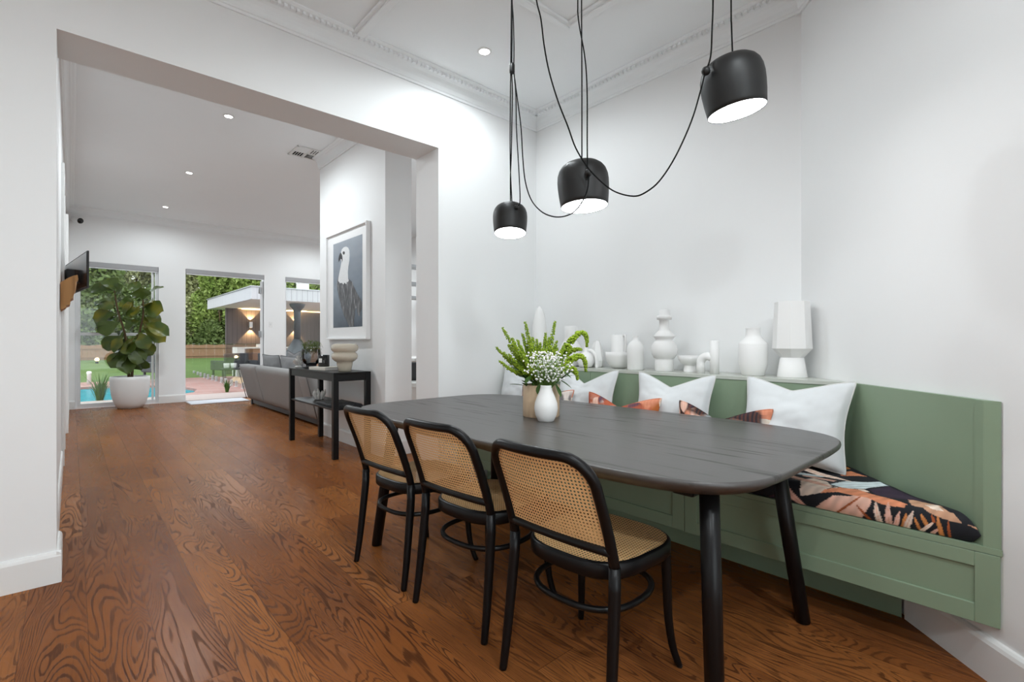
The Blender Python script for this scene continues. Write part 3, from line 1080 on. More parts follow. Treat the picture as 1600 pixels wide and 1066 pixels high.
def vase(name, label, x, y, rz=0.0, cat='vase'):
    return thing(name, label, cat, (x, y, HB), rz, GV)


CER = 'matte_ceramic'
t = vase('cone_vase', 'tall pointed white vase in the corner behind the green flower spikes', 2.94, 2.93)
k = 0.0052
MB().lathe([(0.055, 0), (0.062, 0.01), (0.067, 0.10), (0.067, 0.20), (0.062, 0.30), (0.052, 0.38), (0.038, 0.44), (0.023, 0.475), (0.011, 0.490), (0.004, 0.493)], 36).build('vase_body', CER, t)

t = vase('jug', 'white round jug with a small handle, second piece from the corner', 2.96, 2.60, 0.5, 'jug')
MB().lathe([(0.06, 0), (0.075, 0.01), (0.095, 0.06), (0.098, 0.10), (0.085, 0.15), (0.062, 0.19), (0.048, 0.215), (0.047, 0.235), (0.048, 0.318), (0.044, 0.32), (0.042, 0.24)], 36).build('jug_body', CER, t)
MB().tube(smooth_path([(0.046, 0, 0.30), (0.075, 0, 0.295), (0.085, 0, 0.26), (0.07, 0, 0.20)], 5), 0.010, 10).build('handle', CER, t)

t = vase('loop_vase', 'small white ball vase with a thin neck and an arched loop handle', 2.90, 2.395, -1.35)
MB().lathe([(0.03, 0), (0.048, 0.008), (0.062, 0.035), (0.064, 0.06), (0.055, 0.09), (0.034, 0.112), (0.017, 0.122), (0.015, 0.20), (0.018, 0.205), (0.013, 0.205)], 32).build('vase_body', CER, t)
MB().tube(smooth_path([(0.016, 0, 0.128), (0.045, 0, 0.128), (0.078, 0, 0.095), (0.090, 0, 0.05), (0.090, 0, 0.0)], 6), 0.012, 10).build('handle', CER, t)

t = vase('faceted_bottle', 'short white bottle with flat facets beside the loop-handled vase', 3.01, 2.375)
MB().lathe([(0.045, 0), (0.055, 0.012), (0.060, 0.05), (0.040, 0.15), (0.024, 0.195), (0.024, 0.204), (0.018, 0.204)], 6, smooth=False, ph=0.3).build('vase_body', CER, t)

t = vase('handled_bowl', 'round white bowl with two tall squared handles rising from its rim', 2.985, 2.155, -0.35, 'bowl')
MB().lathe([(0.035, 0), (0.055, 0.008), (0.085, 0.045), (0.097, 0.09), (0.097, 0.122), (0.092, 0.122), (0.088, 0.095), (0.05, 0.03), (0.0, 0.02)], 40).build('bowl_body', CER, t)
MB().lathe([(0.056, 0.05), (0.056, 0.245), (0.051, 0.245), (0.051, 0.06)], 28, cap0=False).build('inner_cup', CER, t)
for s_ in (-1, 1):
    MB().tube(smooth_path([(0, s_ * 0.082, 0.115), (0, s_ * 0.084, 0.18), (0, s_ * 0.084, 0.225), (0, s_ * 0.078, 0.240), (0, s_ * 0.056, 0.242)], 4), 0.008, 8).build('handle', CER, t)

t = vase('shoulder_bottle', 'small white bottle with a short neck standing right of the handled bowl', 2.90, 1.955)
MB().lathe([(0.052, 0), (0.056, 0.006), (0.057, 0.15), (0.050, 0.175), (0.032, 0.196), (0.020, 0.206), (0.0185, 0.232), (0.021, 0.238), (0.015, 0.238)], 36).build('vase_body', CER, t)

t = vase('stacked_vase', 'tall white totem-like vase of stacked ball, cone and collar shapes', 2.93, 1.752)
MB().lathe([(0.058, 0), (0.060, 0.004), (0.059, 0.075), (0.056, 0.080), (0.066, 0.088), (0.080, 0.112), (0.085, 0.142), (0.080, 0.172), (0.064, 0.196), (0.052, 0.204),
            (0.060, 0.218), (0.071, 0.231), (0.069, 0.236), (0.045, 0.262), (0.033, 0.275), (0.031, 0.338), (0.047, 0.344), (0.048, 0.362), (0.045, 0.368),
            (0.034, 0.370), (0.033, 0.408), (0.028, 0.408), (0.027, 0.38)], 44).build('vase_body', CER, t)

t = vase('footed_bowl', 'low white footed bowl between the totem vase and the tube sculpture', 2.985, 1.600, 0, 'bowl')
MB().lathe([(0.042, 0), (0.040, 0.004), (0.034, 0.040), (0.034, 0.046), (0.058, 0.058), (0.072, 0.082), (0.074, 0.106), (0.069, 0.106), (0.062, 0.080), (0.0, 0.062)], 36).build('bowl_body', CER, t)

t = vase('tube_sculpture', 'white tube sculpture, a low arch joined to an upright cylinder', 2.90, 1.395, 0, 'sculpture')
R = 0.027
MB().tube([(0, 0, 0), (0, 0, 0.10), (0, 0, 0.203)], R, 24).build('upright_tube', CER, t)
MB().tube([(0, 0.088, 0), (0, 0.088, 0.055)] + [(0, 0.044 + 0.044 * math.cos(a * PI / 16), 0.062 + 0.044 * math.sin(a * PI / 16)) for a in range(0, 12)] + [(0, 0.0, 0.098)], R * 0.92, 20).build('arch_tube', CER, t)

t = vase('shoulder_jar', 'wide white jar with sloping shoulders and a narrow open neck', 2.94, 1.185)
MB().lathe([(0.056, 0), (0.060, 0.004), (0.074, 0.052), (0.078, 0.075), (0.078, 0.182), (0.075, 0.187), (0.046, 0.220), (0.040, 0.236), (0.038, 0.270), (0.041, 0.276), (0.034, 0.276), (0.033, 0.24)], 44).build('vase_body', CER, t)

t = vase('faceted_vase', 'largest white vase, an angular eight-sided body on a flared foot', 2.96, 0.985)
MB().lathe([(0.074, 0), (0.075, 0.003), (0.058, 0.108)], 40, cap1=True).build('foot', CER, t)
MB().lathe([(0.053, 0.104), (0.098, 0.158), (0.098, 0.160), (0.086, 0.415), (0.081, 0.415), (0.081, 0.40)], 8, smooth=False, ph=0.25).build('vase_body', CER, t)

# ------------------------------------------------------------------ dining table
TC, TA, TB_, TN, TR, TT = (1.827, 1.722), 0.630, 1.18, 5.2, 0.014, 0.74


def superell(a, b, n, k=120):
    out = []
    for i in range(k):
        th = 2 * PI * i / k
        c, s_ = math.cos(th), math.sin(th)
        out.append((a * math.copysign(abs(c) ** (2 / n), c), b * math.copysign(abs(s_) ** (2 / n), s_)))
    return out


table = thing('dining_table', 'long dark-stained oak dining table with rounded corners before the green bench', 'table', (TC[0], TC[1], 0), TR)
mb = MB()
rings = [(0.045, 0.690), (0.012, 0.712), (0.002, 0.722), (0.0, 0.729), (0.001, 0.736), (0.004, 0.7395), (0.007, 0.740)]
K = 120
vs = []
for off, z in rings:
    vs += [(x, y, z) for x, y in superell(TA - off, TB_ - off, TN, K)]
fs = []
for i in range(len(rings) - 1):
    for k in range(K):
        fs.append((i * K + k, i * K + (k + 1) % K, (i + 1) * K + (k + 1) % K, (i + 1) * K + k))
mb.add(vs, fs, True)
mb.f += [tuple(range(K - 1, -1, -1)), tuple(range((len(rings) - 1) * K, len(rings) * K))]
mb.sm += [False, False]
mb.build('tabletop', 'dark_oak', table)


def tl(x, y):
    c, s_ = math.cos(-TR), math.sin(-TR)
    x, y = x - TC[0], y - TC[1]
    return c * x - s_ * y, s_ * x + c * y


for fx, fy, tx, ty in ((2.195, 0.690, 2.12, 0.77), (1.395, 0.668, 1.42, 0.70), (1.262, 2.535, 1.33, 2.46), (2.15, 2.58, 2.10, 2.50)):
    a, b = tl(fx, fy), tl(tx, ty)
    MB().tube([(a[0], a[1], 0), (a[0], a[1], 0.004), ((a[0] + b[0]) / 2, (a[1] + b[1]) / 2, 0.35), (b[0], b[1], 0.70)], [0.025, 0.027, 0.029, 0.029], 24).build('leg', 'black_lacquer', table)
m = MB()
for s_ in (-1, 1):
    y = s_ * (TB_ - 0.24)
    m.box(-0.44, 0.44, y - 0.035, y + 0.035, 0.655, 0.691, 0.006)
m.box(-0.03, 0.03, -0.92, 0.92, 0.660, 0.691, 0.004)
m.build('under_frame', 'black_lacquer', table)


# ------------------------------------------------------------------ cane chairs
def make_chair(label, grp):
    t = thing('cane_chair', label, 'chair', (0, 0, 0), 0, grp)
    L = 'black_lacquer'
    HWD = 0.215   # half spacing of the rear feet

    def px(z):     # side profile of the rear leg and back stile
        if z < 0.45:
            return 0.052 * (z / 0.45) ** 0.8
        return 0.052 - 0.125 * ((z - 0.45) / 0.35) ** 1.25

    def hw(z):     # half width of the back frame
        if z < 0.45:
            return HWD - 0.012 * (z / 0.45)
        return 0.203 - 0.006 * ((z - 0.45) / 0.35)
    for s_ in (1, -1):
        zs = [0, 0.01, 0.1, 0.2, 0.3, 0.4, 0.47]
        MB().tube([(px(z), s_ * hw(z), z) for z in zs], [0.0125, 0.0138, 0.0155, 0.017, 0.018, 0.0185, 0.018], 14).build('leg', L, t)
    # bent back frame
    ztop, rc = 0.806, 0.082
    path, rad = [], []
    for z in (0.45, 0.50, 0.56, 0.62, 0.67, ztop - rc):
        path.append((px(z), hw(z), z))
    W = hw(ztop)
    for k in range(1, 8):
        a = k / 8 * PI / 2
        z = ztop - rc + rc * math.sin(a)
        path.append((px(z), W - rc + rc * math.cos(a), z))
    for k in range(0, 9):
        y = (W - rc) * (1 - 2 * k / 8)
        path.append((px(ztop), y, ztop))
    n = len(path)
    half = path[:n - 9]
    path += [(p[0], -p[1], p[2]) for p in half[::-1]]

    def bow(p):    # the back is hollowed in plan
        k = max(0.0, min(1.0, (p[2] - 0.45) / 0.2))
        return (p[0] - 0.030 * k * (1 - (p[1] / W) ** 2), p[1], p[2])
    path = [bow(p) for p in path]
    MB().tube(path, 0.0165, 14).build('back_frame', L, t)
    # lower back rail
    zr = 0.515
    MB().tube([bow((px(zr) - 0.004, hw(zr) * (1 - 2 * k / 12), zr)) for k in range(13)], 0.0135, 12).build('back_rail', L, t)
    # cane in the back
    nu, nv = 28, 24
    vs, fs, uv = [], [], []
    z0, z1 = zr + 0.006, ztop - 0.008
    for a in range(nu + 1):
        for b in range(nv + 1):
            z = z0 + (z1 - z0) * b / nv
            w_ = hw(z) - 0.010
            if z > ztop - rc:
                q = (z - (ztop - rc)) / (rc - 0.004)
                w_ = W - rc + (rc - 0.010) * math.sqrt(max(0, 1 - min(1, q) ** 2))
            y = w_ * (1 - 2 * a / nu)
            p = bow((px(z), y, z))
            vs.append(p)
            uv.append((p[1] + 0.3, (z - z0) * 1.04))
    for a in range(nu):
        for b in range(nv):
            q = a * (nv + 1) + b
            fs.append((q, q + 1, q + nv + 2, q + nv + 1))
    mb = MB().add(vs, fs, True)
    mb.uv = uv
    mb.build('back_cane', 'woven_cane', t)

    # seat: rounded trapezoid ring with cane inside
    def outline(off, k=72):
        pts = []
        for i in range(k):
            th = 2 * PI * i / k
            c, s_ = math.cos(th), math.sin(th)
            n_ = 3.2
            X = math.copysign(abs(c) ** (2 / n_), c)
            Y = math.copysign(abs(s_) ** (2 / n_), s_)
            x = 0.255 + (0.212 - off) * X
            wy = 0.214 + 0.016 * X - off
            pts.append((x, wy * Y))
        return pts
    zt, zb = 0.455, 0.405
    rr = [(0.036, zb), (0.004, zb), (0.0, zb + 0.006), (0.0, zt - 0.008), (0.006, zt), (0.030, zt), (0.036, zt - 0.006)]
    K = 72
    vs = []
    for off, z in rr:
        vs += [(x, y, z) for x, y in outline(off, K)]
    fs = []
    for i in range(len(rr)):
        j = (i + 1) % len(rr)
        for k in range(K):
            k2 = (k + 1) % K
            fs.append((i * K + k, i * K + k2, j * K + k2, j * K + k))
    MB().add(vs, fs, True).build('seat_frame', L, t)
    rings = 7
    vs, fs, uv = [(0.255, 0, zt - 0.004)], [], []
    for i in range(1, rings + 1):
        f = i / rings
        for x, y in outline(0.012, K):
            xx, yy = 0.255 + (x - 0.255) * f, y * f
            vs.append((xx, yy, zt + 0.0015 - 0.006 * (1 - f * f)))
    for k in range(K):
        fs.append((0, 1 + k, 1 + (k + 1) % K))
    for i in range(rings - 1):
        for k in range(K):
            a, b = 1 + i * K + k, 1 + i * K + (k + 1) % K
            fs.append((a, a + K, b + K, b))
    mb = MB().add(vs, fs, True)
    mb.uv = [(v[0], v[1] + 0.3) for v in vs]
    mb.build('seat_cane', 'woven_cane', t)
    # front legs, curving outward at the foot
    for s_ in (1, -1):
        pp = smooth_path([(0.405, s_ * 0.178, 0.425), (0.408, s_ * 0.182, 0.30), (0.412, s_ * 0.186, 0.17), (0.424, s_ * 0.196, 0.07), (0.442, s_ * 0.212, 0.0)], 5)
        n = len(pp)
        MB().tube(pp, [0.0175 - 0.006 * i / (n - 1) for i in range(n)], 14).build('leg', L, t)
    # bentwood ring under the seat
    pts = []
    for k in range(48):
        th = 2 * PI * k / 48
        c, s_ = math.cos(th), math.sin(th)
        n_ = 2.5
        pts.append((0.228 + 0.180 * math.copysign(abs(c) ** (2 / n_), c), 0.186 * math.copysign(abs(s_) ** (2 / n_), s_), 0.305))
    MB().tube(pts, 0.0105, 10, True).build('stretcher_ring', L, t)
    return t


GC = 'cane chairs along the table'
chair = make_chair('nearest black bentwood chair with cane seat and back, closest to the camera', GC)
chair.location, chair.rotation_euler = (1.120, 1.067, 0), (0, 0, 0.06)
dup(chair, (1.128, 1.650, 0), 0.09, 'middle black bentwood cane chair of the three at the table', GC)
dup(chair, (1.105, 2.200, 0), 0.07, 'farthest black bentwood cane chair, nearest the console table', GC)

# ------------------------------------------------------------------ flowers on the table
wood_c, white_c = (1.840, 1.821), (1.735, 1.684)
t = thing('wooden_vase', 'pale wooden cylinder vase with bright green flower spikes on the dining table', 'vase', (*wood_c, TT))
MB().lathe([(0.094, 0), (0.096, 0.002), (0.096, 0.163), (0.094, 0.165), (0.084, 0.165), (0.083, 0.03)], 48).lathe([(0.083, 0.03), (0.0, 0.03)], 24, cap0=False).build('vase_body', 'pale_oak', t)
rnd = random.Random(4)
fwd, rgt = Vector((math.sin(YAW), math.cos(YAW), 0)), Vector((math.cos(YAW), -math.sin(YAW), 0))
mb, ms, ml = MB(), MB(), MB()
# tips in metres across (picture plane of the bouquet) and up from the vase rim, with depth
SP = [(-0.240, 0.195, 0.05), (-0.222, 0.125, -0.03), (-0.205, 0.30, 0.0), (-0.175, 0.21, 0.06), (-0.155, 0.245, -0.05), (-0.125, 0.235, 0.03), (-0.085, 0.33, 0.02),
      (-0.060, 0.235, -0.06), (-0.02, 0.24, 0.06), (0.02, 0.27, -0.04), (0.076, 0.335, 0.03), (0.09, 0.23, 0.08), (0.05, 0.20, -0.08), (0.115, 0.20, -0.05),
      (0.135, 0.22, 0.05), (-0.10, 0.16, -0.09), (0.14, 0.15, -0.07), (-0.15, 0.13, -0.07), (-0.03, 0.20, 0.10), (0.03, 0.24, 0.10), (0.16, 0.20, 0.0), (-0.19, 0.10, 0.02), (-0.11, 0.20, -0.02), (-0.13, 0.16, 0.0), (0.0, 0.19, -0.05), (0.06, 0.17, 0.0), (0.10, 0.14, -0.03), (-0.06, 0.16, 0.0), (0.12, 0.10, 0.04), (-0.17, 0.16, -0.03), (0.03, 0.15, -0.08), (0.09, 0.19, 0.05), (-0.10, 0.27, 0.04), (-0.045, 0.25, 0.0), (0.045, 0.25, 0.03), (-0.14, 0.19, 0.05), (0.0, 0.22, 0.08), (0.075, 0.21, -0.05), (-0.08, 0.20, 0.08), (-0.20, 0.17, 0.0), (0.13, 0.18, 0.06), (-0.02, 0.17, -0.10)]
ARC = [[(0.02, -0.04, 0.0), (0.08, 0.10, 0.0), (0.14, 0.20, 0.0), (0.19, 0.265, 0.0), (0.225, 0.27, 0.0), (0.240, 0.24, 0.0), (0.240, 0.195, 0.0)],
       [(0.03, -0.04, -0.03), (0.10, 0.08, -0.05), (0.16, 0.14, -0.06), (0.20, 0.15, -0.06), (0.222, 0.12, -0.06), (0.226, 0.07, -0.06)],
       [(0.03, -0.04, 0.03), (0.09, 0.06, -0.06), (0.14, 0.09, -0.09), (0.17, 0.07, -0.09), (0.18, 0.03, -0.09)],
       [(0.02, -0.04, 0.05), (0.09, 0.12, 0.04), (0.15, 0.17, 0.03), (0.19, 0.185, 0.02), (0.215, 0.18, 0.02)]]


def bq(p, base=(0, 0, 0.165)):
    return Vector(base) + rgt * p[0] + fwd * p[2] + Vector((0, 0, p[1]))


paths = []
for sx, sz, dp in SP:
    k = rnd.uniform(0.15, 0.35)
    paths.append([(sx * 0.10, -0.06, dp * 0.3), (sx * k, 0.04 + sz * 0.1, dp * 0.7), (sx * 0.62, sz * 0.55, dp), (sx, sz, dp)])
for pth in paths + ARC:
    P = smooth_path([bq(p) for p in pth], 8 if len(pth) == 4 else 5)
    n = len(P)
    ms.tube(P, 0.0025, 5)
    s0 = 0.28
    tot = 0
    for i in range(int(n * s0), n - 1):
        for j in range(3):
            q = P[i].lerp(P[i + 1], j / 3)
            f = (i + j / 3) / (n - 1)
            r = 0.0180 * (1 - 0.74 * max(0, (f - s0) / (1 - s0)) ** 1.4) + 0.002
            for _ in range(5):
                a, b = rnd.uniform(0, 2 * PI), rnd.uniform(-1, 1)
                dv = Vector((math.cos(a), math.sin(a), b * 0.7)) * r * 0.75
                mb.ball(q + dv, r * rnd.uniform(0.30, 0.46), 1)
mb.build('flower_spikes', 'spike_green', t)
ms.build('stems', 'stem_green', t)


def leaf(mb, base, tip, width, up=Vector((0, 0, 1)), fold=0.25, droop=0.12, n=7, obov=0.62, wav=0.0, seed=0):
    """A single leaf blade from base to tip, widest at obov of its length, folded along the midrib."""
    base, tip = Vector(base), Vector(tip)
    ax = tip - base
    L = ax.length
    side = ax.cross(up)
    if side.length < 1e-5:
        side = ax.orthogonal()
    side.normalize()
    nrm = side.cross(ax).normalized()
    vs, fs = [], []
    for i in range(n + 1):
        u = i / n
        wd = width / 2 * (math.sin(PI * min(1, u ** (math.log(0.5) / math.log(obov)))) ** 0.8 if 0 < u < 1 else 0.0)
        c = base + ax * u - nrm * droop * L * u * u
        for k in (-1, -0.5, 0, 0.5, 1):
            ripple = wav * math.sin(u * 14 + seed + k * 2) * abs(k)
            vs.append(c + side * wd * k + nrm * (fold * wd * abs(k) ** 1.3 + ripple))
    for i in range(n):
        for k in range(4):
            q = i * 5 + k
            fs.append((q, q + 1, q + 6, q + 5))
    mb.add(vs, fs, True)


for a, b, w_ in (((-0.06, -0.01, -0.05), (-0.165, 0.02, -0.07), 0.03), ((0.0, 0.03, -0.10), (-0.02, -0.045, -0.13), 0.05), ((0.05, 0.05, -0.09), (0.155, 0.0, -0.11), 0.04),
                 ((0.06, 0.02, -0.09), (0.10, -0.05, -0.12), 0.035), ((-0.05, 0.06, -0.10), (-0.09, 0.02, -0.13), 0.04), ((0.07, 0.09, -0.09), (0.15, 0.05, -0.12), 0.035)):
    leaf(ml, bq(a), bq(b), w_, fold=0.2)
for k in range(90):
    a = (rnd.uniform(-0.09, 0.09), rnd.uniform(-0.01, 0.10), rnd.uniform(-0.09, 0.08))
    b = (a[0] * 1.5 + rnd.uniform(-0.05, 0.05), a[1] + rnd.uniform(0.02, 0.07), a[2] + rnd.uniform(-0.04, 0.04))
    leaf(ml, bq(a), bq(b), rnd.uniform(0.02, 0.035), fold=0.2)
ml.build('leaves', 'leaf_green', t)

t = thing('teardrop_vase', 'white teardrop vase of tiny white blossoms before the wooden vase', 'vase', (*white_c, TT))
MB().lathe([(0.036, 0), (0.040, 0.003), (0.052, 0.030), (0.058, 0.062), (0.055, 0.090), (0.042, 0.125), (0.031, 0.150), (0.0275, 0.168), (0.028, 0.176), (0.023, 0.176), (0.022, 0.15)], 44).build('vase_body', 'matte_ceramic', t)
ms, mb = MB(), MB()
for k in range(380):
    a, r = rnd.uniform(0, 2 * PI), math.sqrt(rnd.random())
    h = rnd.uniform(0.02, 0.165)
    wd = 0.045 + 0.085 * min(1, h / 0.08)
    wd *= 0.80 + 0.25 * math.sin(h * 60 + a * 3)
    X = r * math.cos(a) * wd + 0.006
    Y = r * math.sin(a) * wd * 0.62 - 0.01
    if abs(X) > 0.10 and h > 0.11:
        h -= 0.04
    p = bq((X, h, Y), (0, 0, 0.176))
    mb.ball(p, rnd.uniform(0.0035, 0.0062), 1)
    if k % 3 == 0:
        b0 = bq((X * 0.12, -0.03, Y * 0.1), (0, 0, 0.176))
        ms.tube([b0, b0.lerp(p, 0.55) + Vector((0, 0, 0.012)), p], 0.0011, 4)
mb.build('blossoms', 'baby_breath', t)
ms.build('stems', 'stem_green', t)


# ------------------------------------------------------------------ pendants
def pendant(label, c, dia, tilt, knob, cords, caps):
    t = thing('pendant_lamp', label, 'pendant lamp', c, 0, 'black pendant lamps over the table')
    R_ = dia / 2
    H_ = dia * 0.90
    M = Matrix.Rotation(tilt[2], 4, 'Z') @ Matrix.Rotation(tilt[0], 4, 'X') @ Matrix.Rotation(tilt[1], 4, 'Y')
    prof = [(0.0, 0.5), (0.25, 0.492), (0.5, 0.465), (0.68, 0.425), (0.82, 0.365), (0.92, 0.285), (0.98, 0.18), (1.0, 0.06), (0.995, -0.08), (0.97, -0.25), (0.93, -0.42), (0.915, -0.5)]
    out = [(r * R_, z * H_) for r, z in prof]
    inn = [(max(0, r * R_ - 0.0025), z * H_ - (0.004 if z > 0.3 else 0)) for r, z in prof[::-1]]
    MB().lathe(out + inn, 48, M, cap0=False).build('shade', 'black_metal', t)
    MB().lathe([(0.908 * R_ - 0.0005, -0.488 * H_), (0.6 * R_, -0.490 * H_), (0.0001, -0.492 * H_)], 40, M, cap0=False).build('diffuser', 'lamp_glow', t)
    k = Vector(knob) - Vector(c)
    MB().ball(k, dia * 0.072, 2).build('knob', 'black_metal', t)
    for pth in cords:
        P = smooth_path([Vector(p) - Vector(c) for p in pth], 5)
        MB().tube(P, 0.0032, 6).build('cord', 'black_cord', t)
    for q in caps:
        q = Vector(q) - Vector(c)
        MB().lathe([(0.013, -0.028), (0.015, -0.02), (0.015, 0.02), (0.012, 0.028)], 14, Matrix.Translation(q), cap1=True).build('cord_clip', 'black_metal', t)
    return t


pendant('nearest and highest black dome pendant, right above the table end', (1.925, 0.853, 2.136), 0.236, (0.03, -0.17, -YAW), (1.789, 0.894, 2.156), [
    [(1.789, 0.894, 2.163), (1.808, 0.891, 2.193), (1.823, 0.890, 2.243), (1.830, 0.890, 2.332), (1.838, 0.890, 2.446), (1.838, 0.890, 2.8), (1.838, 0.890, 3.15)],
    [(1.925, 0.853, 2.240), (1.921, 0.856, 2.367), (1.920, 0.857, 2.467), (1.920, 0.857, 3.15)],
    [(1.785, 0.897, 2.144), (1.775, 0.907, 2.085), (1.757, 0.936, 1.969), (1.730, 0.987, 1.842), (1.702, 1.039, 1.755), (1.678, 1.087, 1.716), (1.662, 1.129, 1.708),
     (1.639, 1.190, 1.731), (1.617, 1.236, 1.769), (1.592, 1.299, 1.845), (1.575, 1.354, 1.941), (1.565, 1.391, 2.044), (1.549, 1.432, 2.159), (1.535, 1.471, 2.296),
     (1.533, 1.500, 2.425), (1.530, 1.516, 2.543), (1.522, 1.536, 2.634), (1.519, 1.566, 2.818), (1.515, 1.570, 3.15)]], [])
pendant('middle black dome pendant, hanging over the centre of the table', (1.760, 1.470, 1.858), 0.236, (-0.05, -0.05, -YAW), (1.668, 1.365, 1.863), [
    [(1.666, 1.367, 1.874), (1.690, 1.388, 2.0), (1.696, 1.393, 2.075), (1.720, 1.413, 2.231), (1.724, 1.422, 2.352), (1.724, 1.436, 2.450), (1.711, 1.448, 2.545), (1.704, 1.454, 2.618), (1.704, 1.454, 2.676), (1.704, 1.454, 3.15)],
    [(1.756, 1.474, 1.955), (1.756, 1.474, 2.355), (1.755, 1.475, 2.71), (1.755, 1.475, 3.15)],
    [(1.670, 1.363, 1.852), (1.643, 1.348, 1.784), (1.626, 1.362, 1.730), (1.630, 1.412, 1.696), (1.655, 1.498, 1.696), (1.689, 1.602, 1.723), (1.722, 1.707, 1.774), (1.756, 1.810, 1.859), (1.775, 1.873, 1.968), (1.800, 1.919, 2.104), (1.826, 1.962, 2.297), (1.840, 2.003, 2.456), (1.850, 2.035, 2.579), (1.858, 2.055, 2.661), (1.858, 2.055, 2.806), (1.855, 2.057, 2.950), (1.850, 2.062, 3.059), (1.852, 2.060, 3.15)]], [])
pendant('farthest and smallest-looking black dome pendant, near the flowers', (1.895, 2.129, 1.844), 0.200, (-0.17, 0.0, -YAW), (1.860, 2.036, 1.885), [
    [(1.897, 2.127, 1.918), (1.879, 2.109, 2.065), (1.872, 2.093, 2.206), (1.865, 2.077, 2.527), (1.851, 2.066, 2.664), (1.853, 2.065, 2.845), (1.853, 2.065, 3.062), (1.856, 2.065, 3.15)],
    [(1.903, 2.122, 1.940), (1.884, 2.116, 2.179), (1.874, 2.103, 2.540), (1.864, 2.089, 2.685), (1.867, 2.086, 3.079), (1.870, 2.085, 3.15)],
    [(1.860, 2.036, 1.899), (1.886, 2.035, 1.919), (1.882, 2.039, 2.085), (1.877, 2.055, 2.342), (1.869, 2.051, 2.519), (1.861, 2.058, 2.656)]], [(1.853, 2.065, 2.675)])

# ------------------------------------------------------------------ bird print
PX = 2.285
t = thing('bird_print', 'large framed photograph of a white-headed bird of prey on the wall', 'picture', (PX, 5.2, 1.77))
y0, y1, z0, z1 = 4.737 - 5.2, 5.775 - 5.2, 1.172 - 1.77, 2.352 - 1.77
MB().box(-0.028, -0.002, y0, y1, z0, z1).build('mat_board', 'print_mat', t)
m = MB()
fw_ = 0.018
m.box(-0.050, -0.002, y0 - fw_, y0, z0 - fw_, z1 + fw_, 0.002).box(-0.050, -0.002, y1, y1 + fw_, z0 - fw_, z1 + fw_, 0.002)
m.box(-0.050, -0.002, y0, y1, z0 - fw_, z0, 0.002).box(-0.050, -0.002, y0, y1, z1, z1 + fw_, 0.002)
m.build('frame', 'print_mat', t)
sky = MB().box(-0.0295, -0.0285, 4.852 - 5.2, 5.614 - 5.2, 1.289 - 1.77, 2.253 - 1.77).build('printed_photo', 'print_sky', t)


def flat(name, mat, pts, x):
    n = len(pts)
    vs = [(x, a - 5.2, b - 1.77) for a, b in pts] + [(x + 0.0004, a - 5.2, b - 1.77) for a, b in pts]
    mb = MB().add(vs, [tuple(range(n)), tuple(range(2 * n - 1, n - 1, -1))] + [(i, i + n, (i + 1) % n + n, (i + 1) % n) for i in range(n)])
    b = bmesh.new()
    return mb.build(name, mat, sky)


flat('bird_body', 'print_feather', [(5.472, 1.876), (5.441, 1.818), (5.346, 1.794), (5.235, 1.799), (5.199, 1.819), (5.092, 1.771), (5.064, 1.732), (4.999, 1.667), (4.921, 1.596), (4.862, 1.549),
     (4.856, 1.483), (4.905, 1.421), (4.928, 1.393), (4.972, 1.438), (4.999, 1.491), (5.023, 1.463), (5.047, 1.375), (5.061, 1.293), (5.181, 1.293), (5.217, 1.335), (5.271, 1.383),
     (5.327, 1.439), (5.383, 1.511), (5.441, 1.607), (5.499, 1.737), (5.511, 1.801)], -0.0301)
flat('bird_head', 'bird_white', [(5.395, 2.133), (5.372, 2.164), (5.319, 2.181), (5.253, 2.179), (5.199, 2.159), (5.17, 2.125), (5.163, 2.071), (5.173, 2.012), (5.195, 1.954), (5.209, 1.896),
     (5.202, 1.819), (5.185, 1.80), (5.21, 1.782), (5.235, 1.79), (5.253, 1.763), (5.30, 1.786), (5.33, 1.766), (5.364, 1.788), (5.42, 1.79), (5.472, 1.82), (5.464, 1.86), (5.433, 1.919), (5.402, 1.978), (5.383, 2.023), (5.402, 2.071)], -0.0306)
flat('bird_beak', 'bird_black', [(5.391, 2.132), (5.421, 2.127), (5.448, 2.101), (5.464, 2.064), (5.452, 2.034), (5.429, 2.051), (5.402, 2.064), (5.372, 2.052), (5.364, 2.017), (5.349, 2.042), (5.357, 2.089)], -0.0310)
flat('bird_eye', 'bird_black', [(5.346, 2.131), (5.316, 2.137), (5.286, 2.123), (5.293, 2.101), (5.323, 2.098), (5.346, 2.114)], -0.0310)

# ------------------------------------------------------------------ console table and what stands on it
CX0, CX1, CY0, CY1, CT = 1.855, 2.235, 4.610, 5.905, 0.832
console = thing('console_table', 'narrow black console table with a lower shelf under the bird print', 'console table', ((CX0 + CX1) / 2, (CY0 + CY1) / 2, 0))
hx, hy = (CX1 - CX0) / 2, (CY1 - CY0) / 2
lw = 0.052
for sx in (-1, 1):
    for sy in (-1, 1):
        xa, xb = sorted((sx * hx, sx * (hx - lw)))
        ya, yb = sorted((sy * hy, sy * (hy - lw)))
        MB().box(xa, xb, ya, yb, 0, CT - 0.002, 0.004).build('leg', 'black_lacquer', console)
MB().box(-hx, hx, -hy, hy, CT - 0.014, CT, 0.003).build('top', 'black_lacquer', console)
m = MB()
for s_ in (-1, 1):
    xa, xb = sorted((s_ * (hx - 0.008), s_ * (hx - 0.03)))
    m.box(xa, xb, -hy + lw, hy - lw, CT - 0.085, CT - 0.014, 0.003)
    ya, yb = sorted((s_ * (hy - 0.008), s_ * (hy - 0.03)))
    m.box(-hx + lw, hx - lw, ya, yb, CT - 0.085, CT - 0.014, 0.003)
m.build('apron', 'black_lacquer', console)
MB().box(-hx + 0.01, hx - 0.01, -hy + 0.03, hy - 0.03, 0.465, 0.485, 0.004).build('shelf', 'black_lacquer', console)

